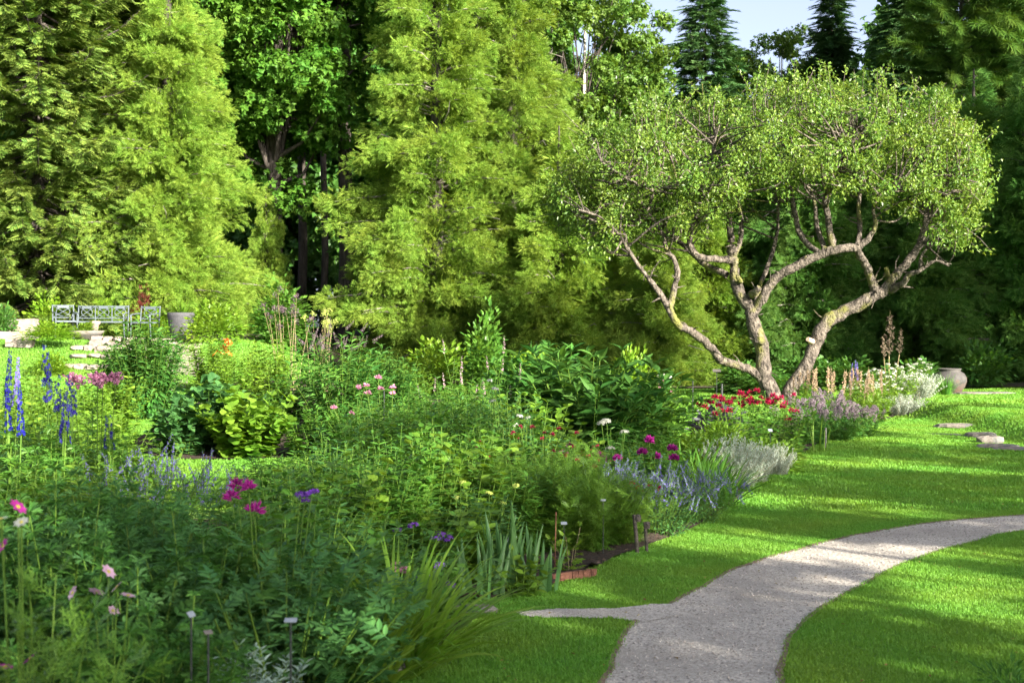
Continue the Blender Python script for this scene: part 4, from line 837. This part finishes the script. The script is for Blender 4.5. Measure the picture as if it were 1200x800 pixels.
lab = 'leafy green perennial without flowers among the massed border plants'
rng = np.random.default_rng(50)
fill = [(350, 8.7, .9), (400, 9.2, .95), (440, 9.6, .98), (385, 8.2, .72), (440, 8.4, .6), (490, 10, .95), (535, 10.4, 1.0), (320, 7.6, .85), (560, 9.8, .62), (300, 8.0, .9), (345, 7.2, .8), (520, 9.3, .6),
 (350, 10.2, .85), (400, 10.8, .9), (460, 11.3, .95), (520, 11.6, 1.0), (570, 11.2, .95), (600, 10.6, .8), (610, 12.2, 1.05), (560, 12.8, 1.1), (500, 12.9, 1.1), (650, 12, .75),
 (540, 14.2, 1.25), (590, 14.0, 1.2), (500, 14.6, 1.2), (440, 13.4, .95), (645, 13.3, .85), (690, 13.2, .62), (740, 13.4, .6), (760, 14.4, .7), (420, 12.2, .95), (470, 12.6, 1.0), (380, 11.8, .85), (540, 13.4, 1.1), (480, 13.8, 1.1), (600, 13.0, 1.0), (620, 14.4, 1.1), (570, 15.2, 1.2), (450, 15.4, 1.0), (520, 11, .95), (590, 11.8, .9), (660, 12.6, .8), (330, 13.2, .55), (400, 14.2, .8)]
for k, (px, d, s) in enumerate(fill): PL([leafy1, leafy2, leafy3, leafy4, leafy3][k % 5], 'perennial', lab, px, d, k*1.7, (1.15, 1.15, s), LV)
# --- left bed
delp = [H_spike('blue', .48, .034, 90, .042, 1), H_spike('violet', .42, .030, 80, .040, 2), H_spike('navy', .26, .030, 34, .040, 3, .5)]
dl, _, _ = stems_plant(130, 36, 1.02, .36, PALM, .15, 10, 2, 'mid', lean=.4, sr=.005)
def spikes(px0, d, tops, me, h, sc=1.):
    pts = L_(px0, d, tops, .12, 5); return manual([], [(a, b, c-h*sc) for a, b, c in pts], me, 'flower_spike', tilt=.06, sc=sc, sr=.005)
p = list(dl)+spikes(14, 9.6, [(8, 418), (10, 446), (24, 450)], delp[0], .48, .72)+spikes(14, 9.6, [(18, 425)], delp[1], .42, .72)
PL(p, 'delphinium', 'delphinium with bright blue and one violet spike at the far left edge', 14, 9.6, 0)
p = list(dl)+spikes(68, 10.4, [(82, 409), (76, 428), (73, 440), (52, 438), (67, 446), (43, 475), (53, 468)], delp[2], .26)
PL(p, 'delphinium', 'delphinium with loose navy flowers leaning right of the bright blue spikes', 68, 10.4, 2.)
p = list(dl)+spikes(118, 10.6, [(118, 462)], delp[2], .26)
PL(p, 'delphinium', 'delphinium with one short blue spike below the pink cleome heads', 118, 10.6, 4., (1, 1, .85))
cle, _, _ = stems_plant(131, 16, 1.05, .26, PALM, .12, 12, 2, 'mid', lean=.4)
p = manual(cle, L_(112, 11.2, [(86, 456), (114, 452), (120, 455), (135, 452)], .1), H_plume('pink', .10, .075, 140, .03, 4), 'flower_head', tilt=.2)
PL(p, 'cleome', 'cleome with four spidery pink heads right of the navy delphinium', 112, 11.2, 0)
lem, _, _ = stems_plant(132, 44, .95, .45, OVN, .11, 12, 2, 'fresh', lean=.45, sr=.004)
for k, (px, d, s, lb) in enumerate([(80, 9.2, .92, 'yellow-green leafy clump directly below the navy delphinium'), (110, 9.7, .9, 'yellow-green leafy clump below the cleome heads'), (25, 8.9, .9, 'yellow-green leafy clump under the bright blue spikes'), (55, 11.8, 1.0, 'yellow-green leafy clump behind the navy delphinium'), (165, 11.9, .85, 'yellow-green leafy clump behind the lavender haze left of the lawn panel'), (15, 15.2, 1.15, 'yellow-green leafy clump at the left edge beyond the bright blue spikes'), (72, 16.2, 1.15, 'yellow-green leafy clump between the navy delphinium and the stone bank'), (128, 15.0, 1.0, 'yellow-green leafy clump beyond the cleome heads, before the willow-leaved bush'), (30, 21, 1.2, 'yellow-green leafy clump below the flat stone slab at far left')]):
    PL(lem, 'loosestrife', lb, px, d, k, (1, 1, s), None)
npt, tn, rn = stems_plant(133, 110, .62, .46, OVN, .038, 14, 2, 'bluegreen', lean=.75, sr=.0025)
nsp = H_spike('nepeta', .13, .012, 40, .014, 5, .6)
p = fl(npt, 'flower_spike', nsp, tn, rn, 1.15, .5, 96, -.06)
PL(p, 'catmint', 'hazy blue catmint at the left of the lawn panel', 180, 10.2, 0, (1.1, 1.1, 1.35))
PL(p, 'catmint', 'large lavender-blue catmint mound spilling onto the lawn by the two old stakes', 770, 11.5, 1., (1.15, .95, .95))
PL(p, 'catmint', 'catmint mound right of the two old stakes, nearest the lawn corner', 815, 12.2, 3., (.85, .8, .8))
PL(p, 'catmint', 'catmint mound behind the two old stakes under the magenta phlox', 722, 11.6, 5., (.8, .8, 1.0))
# lawn-panel far side: mallow clumps
mal, _, _ = stems_plant(134, 40, 1.0, .62, MALLOW, .19, 8, 2, 'bluegreen', lean=.6, sr=.005, droop=.2, shrink=.3)
malf, _, _ = stems_plant(135, 40, 1.0, .62, MALLOW, .19, 8, 2, 'fresh', lean=.6, sr=.005, droop=.2, shrink=.3)
PL(malf, 'mallow', 'pale broad-leaved mallow clump at the right end of the lawn panel', 292, 18.2, 0, (1, 1, .95)); PL(mal, 'mallow', 'blue-green broad-leaved mallow clump behind the lawn panel', 245, 18.8, 2., (1, 1, 1.0))
PL(mal, 'mallow', 'blue-green mallow clump left of the pale broad-leaved mallow', 212, 18.3, 4., (.7, .7, .75))
# --- back bed (left)
wil, _, _ = stems_plant(136, 130, 1.55, .75, T_ov(.17, .05, .28), .16, 20, 2, 'hedge', lean=.35, sr=.005, shrink=.2, droop=.25)
wilf, _, _ = stems_plant(137, 140, 1.55, .75, T_ov(.17, .05, .28), .15, 20, 2, 'deep', lean=.35, sr=.005, shrink=.2, droop=.25)
PL(wilf, 'willow_bush', 'tall dense willow-leaved bush in front of the patio left of the pot', 172, 22.5, 0, (.95, .9, 1.06), None, 'shrub'); PL(wil, 'willow_bush', 'lower willow-leaved bush with layered stems left of the tall dense one', 140, 23.4, 2., (.65, .65, .78), None, 'shrub')
bud, _, _ = stems_plant(138, 80, 1.62, .85, LANCE, .22, 14, 2, 'deep', lean=.55, sr=.006, shrink=.3)
PL(fl(bud, 'flower_spike', H_spike('dusk', .2, .03, 60, .026, 6), stems_plant(138, 80, 1.62, .85, Q, .01, 2, 1)[1], np.random.default_rng(4), 1, .5, 22), 'buddleia', 'dark bushy buddleia with dusky violet spikes left of centre', 398, 20.5, 0, (.85, .85, 1.0), None, 'shrub')
PL(wilf, 'willow_bush', 'bright green bush right of the dark buddleia', 455, 21.5, 4., (.8, .8, .82), None, 'shrub')
bl, _, _ = stems_plant(139, 60, 1.3, .6, OV, .11, 14, 2, 'fresh', lean=.45, sr=.005)
PL(bl, 'leafy_bush', 'sunlit leafy bush left of the dark buddleia', 318, 23.5, 0, (1, 1, .98), None, 'shrub'); PL(bl, 'leafy_bush', 'sunlit leafy bush below the orange lilies', 278, 22.5, 2., (.9, .9, .82), None, 'shrub'); PL(bl, 'leafy_bush', 'sunlit leafy bush behind the orange lilies', 246, 26.5, 4., (1, 1, .85), None, 'shrub')
lil = manual(stems_plant(140, 12, 1.1, .3, LANCE, .14, 16, 2, 'fresh', lean=.4)[0], L_(262, 24.5, [(266, 401), (266, 405), (252, 414), (260, 414), (268, 414), (262, 408), (269, 400)], .12), H_daisy('orange', .085, 6, .2), tilt=.4, tiltx=.7)
PL(lil, 'lily', 'orange lilies with seven open blooms above sunlit leaves', 262, 24.5, 0)
def weeds(seed, n, H, sp, c, nodes_=5):
    ps, tp, rg = stems_plant(seed, n, H, sp, OVN, .09, 16, 2, 'mid', 'tanstem', lean=.3, sr=.006, hv=.12, shrink=.7); return fl(ps, 'seed_head', H_plume(c, .22, .09, 60, .03, seed, 'tanstem'), tp, rg, 1, .25)
PL(weeds(141, 16, 2.0, .5, 'dusk'), 'joe_pye_weed', 'tall stalks with dusky seed heads standing against the dark gap', 338, 26.5, 0, (1, 1, 1.0)); PL(weeds(142, 12, 1.75, .45, 'budgreen'), 'foxtail_plant', 'pale yellow-tipped stalks between the dusky stalks and the central cedar', 372, 27, 0, (1, 1, .95))
sh1, _, _ = dome_plant(143, .8, 1.7, 2600, OV, .13, 'mid', .3, 26, .2, .42)
PL(sh1, 'shrub', 'upright rounded green shrub before the central cedar', 566, 27.5, 0, (.85, .85, 1.08), None, 'shrub'); PL(sh1, 'shrub', 'dark shrub at the foot of the dark gap between the cedars', 332, 37, 2., (1.2, 1.2, 1.0), None, 'shrub')
limb_, _, _ = dome_plant(144, .9, .9, 1800, OV, .10, 'lime', .3, 22, .2, .42)
PL(limb_, 'lime_shrub', 'low bright lime shrub between buddleia and upright shrub', 510, 29, 0, (1.3, 1, 1.15), None, 'shrub'); PL(limb_, 'lime_shrub', 'bright lime shrub above the large dark glossy bush', 744, 26, 2., (.75, .75, 1.25), None, 'shrub'); PL(limb_, 'lime_shrub', 'low bright lime shrub right of the upright rounded shrub', 620, 29.5, 4., (1.2, 1, 1.1), None, 'shrub')
PL(limb_, 'lime_shrub', 'lime shrub in the light behind the patio armchair at left', 60, 38.6, 1., (1.5, .8, 1.25), None, 'shrub'); PL(limb_, 'lime_shrub', 'lime shrub behind the patio bench', 118, 38.8, 3., (1.5, .8, 1.1), None, 'shrub'); PL(limb_, 'lime_shrub', 'lime shrub between the red-leaved maple and the grey pot', 178, 38.5, 5., (1.2, .7, .95), None, 'shrub'); PL(limb_, 'lime_shrub', 'lime bush at the right foot of the grey pot', 250, 34.5, .5, (1.2, .8, 1.0), None, 'shrub')
PL(limb_, 'mossy_mound', 'low lime-green ground-hugging mound in front of the patio edge', 58, 33.4, 0, (1.0, .6, .42), None, 'plant', None, .22); PL(limb_, 'lime_shrub', 'bright low bush on the bank below the mossy mound', 60, 31.2, 2., (1.0, .6, .55), None, 'shrub')
for px, d, s, lb in [(42, 18.2, .85, 'sunlit leafy bush beyond the navy delphinium, left of the willow-leaved bush'), (96, 17.4, .8, 'sunlit leafy bush just above the pink cleome heads'), (8, 14.2, .85, 'sunlit leafy bush at the left edge behind the bright blue spikes'), (132, 20.2, .8, 'sunlit leafy bush at the left foot of the willow-leaved bush')]: PL(bl, 'leafy_bush', lb, px, d, px*.1, (1, 1, s), None, 'shrub')
rm, _, _ = dome_plant(145, .6, 1.2, 700, PALM, .14, 'redleaf', .4, 12)
PL(rm, 'red_maple_shrub', 'red-leaved maple shrub behind the right armchair', 168, 38.6, 0, (.75, .6, 1.15), None, 'shrub')
drk, _, _ = dome_plant(146, .8, 1.1, 1600, OV, .12, 'hedge', .3, 18)
PL(drk, 'dark_shrub', 'dark shrub at the far left edge beside the stone block', 0, 35.4, 0, (.6, .6, .9), None, 'shrub')
pf, _, _ = strap_plant(147, 60, .5, .02, 'fresh', .8, .12, .7)
PL(pf, 'potted_fern', 'light green arching leaves growing out of the tall grey pot', 212, 36.2, 0, 1, None, 'plant', None, .64); PL(dome_plant(148, .34, .22, 260, OV, .08, 'lime', .3, 8, stems=2)[0], 'bowl_plant', 'small lime plants growing in the shallow stone bowl', 100, 34.9, 0, 1, None, 'plant', None, .19)
for k, (px, d, s) in enumerate([(340, 22, .8), (420, 18, .8), (470, 17.2, .8), (300, 20, .7), (505, 18.5, .9), (545, 20, .95), (365, 18.2, .7), (580, 22, .9), (480, 24.5, .9), (625, 21, 1.0), (660, 24, 1.1), (430, 25.5, 1.0), (520, 16.6, .95)]):
    PL([leafy1, leafy3, leafy2][k % 3], 'perennial', lab, px, d, k*1.3, (1.25, 1.25, s), LV)
thin, tt, rt_ = stems_plant(149, 22, 1.45, .8, LANCE, .13, 18, 2, 'mid', lean=.35, sr=.005, shrink=.75)
PL(fl(thin, 'flower_spike', H_stick('palepink', .16, 7), tt, rt_, 1, .1, 16), 'culvers_root', 'tall thin stems with pale pointed buds left of the large glossy bush', 560, 15.6, 0, (1, 1, 1.0)); PL(thin, 'lily', 'tall thin lily stems not yet open at the centre of the border', 520, 15.4, 2., (1, 1, .95)); PL(thin, 'lily', 'tall thin lily stems directly left of the glossy bush', 610, 16.2, 4., (.8, .8, .9))
for k, (px, d, pts, c, lb) in enumerate([(455, 14.6, [(443, 443), (429, 452), (446, 456), (460, 454), (460, 461), (431, 461), (420, 454), (391, 478), (412, 484)], 'pink', 'plant with scattered small pink button flowers left of centre'), ]):
    PL(manual(stems_plant(150, 20, .95, .45, OV, .08, 10, 2, 'mid', lean=.4)[0], L_(px, d, pts, .2), H_pom(c, .035, 40, .16, -.1, 5), tilt=.2), 'scabious', lb, px, d)
# --- middle bed
big, _, _ = stems_plant(151, 92, 1.45, 1.0, T_ov(.18, .05, .25), .26, 9, 3, 'deep', lean=.62, sr=.008, shrink=.1, droop=.05)
bigs = stems_plant(152, 44, 1.3, .9, T_ov(.17, .05, .25), .25, 9, 3, 'mid', lean=.7, sr=.008, shrink=.1, droop=.05)[0]
PL(big, 'glossy_bush', 'large dark bush with long glossy whorled leaves in the middle of the border', 692, 15.6, 0, (.95, .9, 1.03), None, 'shrub'); PL(big, 'glossy_bush', 'second dark glossy-leaved bush rising behind the left half of the large one', 645, 17.2, 2., (.75, .75, 1.04), None, 'shrub'); PL(bigs, 'glossy_bush', 'lighter green long-leaved bush at the right side of the large glossy one', 752, 16.2, 1., (.7, .7, .86), None, 'shrub')
kna, tk_, rk = stems_plant(153, 44, .85, .5, OVN, .065, 10, 2, 'mid', lean=.45, sr=.003, shrink=.7)
kf = H_pom('crimson', .022, 30, .18, -.1, 6)
p = fl(kna, 'flower_head', kf, tk_, rk, 1., .3, 40); p2 = manual(kna, L_(640, 11.4, [(647, 507), (636, 512), (655, 500), (676, 505), (672, 522), (677, 538), (662, 532), (648, 527), (610, 497), (601, 505), (624, 498), (638, 505), (690, 533), (697, 545), (701, 538), (575, 535)], .2, 8), kf)
PL(p, 'knautia', 'wiry plant with many small crimson button flowers left of centre in the border', 585, 12.4, 0, (1, 1, .9)); PL(p2, 'knautia', 'wiry plant with crimson buttons above the feathery foliage', 640, 11.4, 0, (1, 1, .98)); PL(p, 'knautia', 'wiry plant with small crimson buttons in front of the large glossy bush', 680, 13.4, 3., (.8, .8, .75))
for k, (px, d, s, lb) in enumerate([(640, 10.6, .95, 'feathery light green plant behind the yellow-green sapling'), (685, 10.7, .95, 'feathery light green plant at the label plate on a tall rod'), (715, 11.0, .9, 'feathery light green plant left of the two old stakes'), (600, 10.9, .98, 'feathery light green plant behind the iris fans'), (668, 11.3, 1.05, 'feathery light green plant below the crimson buttons')]):
    PL(feaB, 'love_in_a_mist', lb, px, d, k*1.2, (.85, .85, s*.92))
p = manual([], L_(700, 10.9, [(749, 574), (737, 571), (723, 573), (716, 568), (728, 578), (693, 590)], .1), kf, seed=3)
PL(p, 'dianthus', 'few small dark crimson flowers between feathery foliage and catmint', 725, 11.0)
pst = stems_plant(154, 24, .62, .42, OV, .085, 9, 2, 'mid', lean=.5)[0]; mph = H_pom('magenta', .055, 70, .22, .0, 8, False)
p = manual(pst, L_(770, 13.0, [(761, 518), (753, 531), (788, 527), (790, 538), (770, 536)], .15), mph, tilt=.2, sc=.9); PL(p, 'phlox', 'phlox with bright magenta round heads in front of the glossy bush', 770, 13.0)
p = manual(pst, L_(715, 12.6, [(709, 540), (727, 538), (703, 534), (664, 533), (671, 524)], .12), mph, tilt=.2, sc=.8); PL(p, 'phlox', 'phlox with paler magenta heads left of the brightest magenta one', 712, 12.6)
p = manual(stems_plant(155, 18, .75, .3, LANCE, .11, 12, 2, 'mid', lean=.4)[0], L_(720, 13.8, [(709, 494), (730, 507), (713, 526), (703, 496)], .1), H_dome('white', .045, 34, .028, 5), tilt=.2); PL(p, 'white_phlox', 'plant with a few white flower heads below the glossy bush', 722, 13.8)
p = manual([], L_(620, 12.8, [(617, 488), (627, 490), (612, 498), (585, 470), (582, 446), (588, 456)], .15), H_dome('white', .03, 20, .025, 6), sc=.9); PL(p, 'white_campion', 'thin stems with small white flowers left of the glossy bush', 612, 12.8)
p = manual([], L_(590, 10.0, [(588, 578), (620, 569), (550, 583), (557, 565), (541, 600), (527, 596), (535, 576), (604, 590)], .15), H_dome('budgreen', .025, 30, .016, 3, .35)); PL(p, 'fennel', 'thin stems with small lime-yellow umbels above the iris fans', 575, 10.0)
grs, _, _ = strap_plant(156, 170, .75, .010, 'mid', 1.1, .2, .7)
PL(grs, 'daylily', 'arching grassy clump between catmint and silver wormwood', 835, 13.2, 0, (.95, .95, .9)); PL(grs, 'daylily', 'arching grassy clump behind the catmint, left of the silver wormwood', 812, 14.0, 2., (.9, .9, 1.0))
sil, _, _ = stems_plant(157, 120, .62, .46, T_pinn(4, T_q(.2), .34, .7, .15), .08, 16, 2, 'silver', 'tanstem', lean=.7, sr=.003, shrink=.5, droop=-.3)
PL(sil, 'wormwood', 'tallest silver-white wormwood clump on the lawn edge', 862, 14.6, 0, (.75, .7, .95)); PL(sil, 'wormwood', 'silver wormwood clump right of the tallest one, spilling over the edge', 886, 15.2, 2., (.55, .52, .68)); PL(sil, 'wormwood', 'small separate silver wormwood clump farthest along the lawn edge', 912, 16.0, 4., (.42, .4, .62))
ltl, _, _ = dome_plant(158, .55, .62, 1500, OVN, .085, 'fresh', .3, 22, .1, .42)
for k, (px, d, s, lb) in enumerate([(820, 16.2, .72, 'yellow-green leafy mound right of the glossy bush'), (862, 16.4, .68, 'yellow-green leafy mound behind the tallest silver wormwood'), (840, 17.3, .8, 'yellow-green leafy mound under the red flowers at their left end'), (900, 16.4, .6, 'yellow-green leafy mound behind the small silver wormwood')]): PL(ltl, 'spirea', lb, px, d, k, (1, 1, s), None, 'shrub')
bee, tb, rb = stems_plant(159, 60, .92, .6, OV, .085, 10, 2, 'mid', lean=.5, sr=.004); rpom = H_pom('red', .05, 44, .13, -.15, 9); cpom = H_pom('crimson', .048, 44, .11, -.15, 10)
reds = [(826, 478), (834, 473), (842, 476), (847, 470), (856, 471), (869, 474), (876, 470), (885, 473), (892, 467), (901, 470), (908, 471), (917, 478), (845, 482), (855, 482), (880, 468), (868, 462), (895, 490), (927, 474), (932, 484), (921, 484), (938, 494)]
p = manual(fl(bee, 'flower_head', rpom, tb, rb, .9, .25, 22, .02), L_(868, 17.8, reds[:16]+[(838, 486)], .3), rpom, tilt=.2); PL(p, 'bee_balm', 'bee balm massed with crimson-red heads in front of the apple trunk', 868, 17.8, 0, (1, 1, 1))
p = manual(bee, L_(918, 18.2, reds[16:]+[(905, 463), (911, 466), (898, 474), (890, 462)], .25), cpom, tilt=.2); PL(p, 'bee_balm', 'bee balm with darker red heads at the right end of the red mass', 916, 18.2, 2., (.95, .95, 1))
ast, ta, ra = stems_plant(160, 40, .52, .5, FERN, .16, 6, 2, 'deep', lean=.8, sr=.003); apl = H_plume('lav', .22, .06, 200, .018, 11)
p = fl(ast, 'flower_plume', apl, ta, ra, 1., .4, 22, -.05)
PL(p, 'astilbe', 'lavender-pink astilbe nearest the apple trunk foot', 945, 20.0, 0, (.9, .9, 1.1)); PL(p, 'astilbe', 'lavender-pink astilbe in the middle of its row', 985, 20.6, 2., (.95, .95, 1.0)); PL(p, 'astilbe', 'lavender-pink astilbe at the right end by the short peg', 1008, 21.0, 4., (.75, .75, .85)); PL(p, 'astilbe', 'lavender-pink astilbe behind the others under the tan spires', 965, 21.6, 5., (.9, .9, 1.15))
PL(iris_plant(161, 6, .52, .014, 'strap')[0], 'iris', 'single yellow-green iris fan between bee balm and astilbe', 958, 18.9, 0)
fil, tf, rf = stems_plant(162, 44, .72, .55, FERN, .2, 7, 2, 'fresh', lean=.6, sr=.004); tpl = H_plume('tan', .46, .020, 150, .022, 12, 'tanstem')
p = fl(fil, 'flower_plume', tpl, tf, rf, 1., .06, 17, -.05)
PL(p, 'tall_astilbe', 'row of tan-pink upright spires just right of the leaning apple trunk', 965, 23.6, 0, (1, 1, 1.0)); PL(p, 'tall_astilbe', 'tan-pink upright spires at the right end, next to the white phlox', 1010, 24.2, 2., (.9, .9, .98))
wph, tw, rw = stems_plant(163, 60, .95, .7, OVN, .11, 12, 2, 'fresh', lean=.5, sr=.004); wdm = H_dome('white', .05, 36, .026, 13)
p = fl(wph, 'flower_head', wdm, tw, rw, .85, .3, 30)
PL(p, 'white_phlox', 'sunlit white phlox mass at the far end of the border', 1045, 27.0, 0, (1, 1, 1.08)); PL(p, 'white_phlox', 'lower sunlit white phlox left of the main white mass', 1022, 25.8, 2., (.8, .8, .85)); PL(p, 'white_phlox', 'sunlit white phlox on the right side near the pale silver mound', 1072, 28.2, 4., (.75, .75, .9))
PL(sil, 'wormwood', 'pale silver mound at the foot of the white phlox', 1078, 27.6, 1., (1.2, .9, .9)); PL(sil, 'wormwood', 'pale silver mound left of the last one, below the white phlox', 1056, 26.4, 3., (1.0, .8, .7))
fxm = spikes(1003, 25.6, [(998, 428), (1003, 420), (1005, 424)], delp[1], .42, .8); PL(fxm, 'delphinium', 'pale violet delphinium spikes between tan spires and white phlox', 1003, 25.6)
plu = stems_plant(164, 10, 1.0, .3, FERN, .2, 6, 2, 'hedge', 'tanstem', lean=.3)[0]; pl_ = H_plume('tan', .95, .16, 420, .045, 14, 'tanstem')
M['drytan'] = petal('dry_plume', (.15, .115, .08), (.24, .19, .13)); pl_ = H_plume('drytan', .95, .12, 420, .04, 14, 'tanstem')
p = manual(plu, [(a, b, c-.9) for a, b, c in L_(1042, 30.5, [(1042, 368)], 0)], pl_, 'flower_plume', tilt=.03, st='tanstem', sr=.012)+manual([], [(a, b, c-.5) for a, b, c in L_(1042, 30.5, [(1054, 388), (1036, 392)], 0)], pl_, 'flower_plume', tilt=.1, st='tanstem', sr=.01, sc=.6)
PL(p, 'plume_poppy', 'tall dry tan plume rising against the dark hedge', 1042, 30.5)
PL(grs, 'grass_tuft', 'green grassy tuft in front of the large urn', 1108, 32.6, 0, (.55, .55, .95)); PL(grs, 'grass_tuft', 'second grassy tuft just left of the urn', 1093, 33.2, 2., (.4, .4, .7))
smk, _, _ = dome_plant(165, .5, .6, 500, OVW, .13, 'purpleleaf', .3, 12, .2)
PL(smk, 'smoke_bush', 'dusky grey-purple leafy plant behind the red flowers by the dark rods', 838, 19.6, 0, (1, 1, .95), None, 'shrub')
hyd = manual(bl, L_(778, 24, [(775, 426), (772, 434), (783, 436), (790, 446), (795, 452), (770, 441), (787, 424)], .2), H_dome('pink', .13, 60, .05, 15), tilt=.2)+manual([], L_(778, 24, [(774, 419), (786, 420), (791, 418)], .2, 9), H_dome('white', .13, 60, .05, 16)); PL(hyd, 'hydrangea', 'bush with pale pink and white flower heads behind the glossy bush', 778, 24, 0, (.55, .55, .72), None, 'shrub')
for k, (px, d, s, lb) in enumerate([(880, 34.5, .8, 'low dark shrub behind the left apple trunk'), (950, 35, .9, 'low dark shrub behind the fork of the two apple trunks'), (985, 34.5, .85, 'low dark shrub behind the tan spires'), (1070, 35.5, .8, 'low dark shrub behind the white phlox'), (1150, 37, 1.2, 'low dark shrub right of the urn'), (905, 33.5, .55, 'small dark shrub between the apple trunks')]): PL(drk, 'dark_shrub', lb, px, d, k*1.2, (1.3, 1.1, s), None, 'shrub')
sap, _, _ = stems_plant(166, 4, .34, .18, T_pinn(3, T_q(.3), .36), .12, 6, 2, 'lime', 'tanstem', lean=1.4, sr=.003)
PL(sap, 'rose_sapling', 'small yellow-green sapling on the bare soil behind the brick edging', 668, 9.75, 0)
cor, _, _ = dome_plant(167, .16, .16, 160, QN, .06, 'deep', .3, 8)
PL(cor, 'dark_shrub', 'small dark leafy sprig at the lower right corner of the lawn', 1185, 6.45, 0, (1, 1, 1), None, 'shrub')
for k, (px, d, s) in enumerate([(30, 12.2, 1.0), (90, 12.4, .9), (-10, 8.2, .95), (40, 10.9, .95), (140, 12.4, .7), (200, 9.3, .62), (160, 9.0, .8), (5, 11.6, 1.05), (100, 8.9, .8), (230, 7.6, .8), (270, 7.4, .85)]): PL([leafy3, leafy4][k % 2], 'perennial', lab, px, d, k*1.9, (1, 1, s), LV)
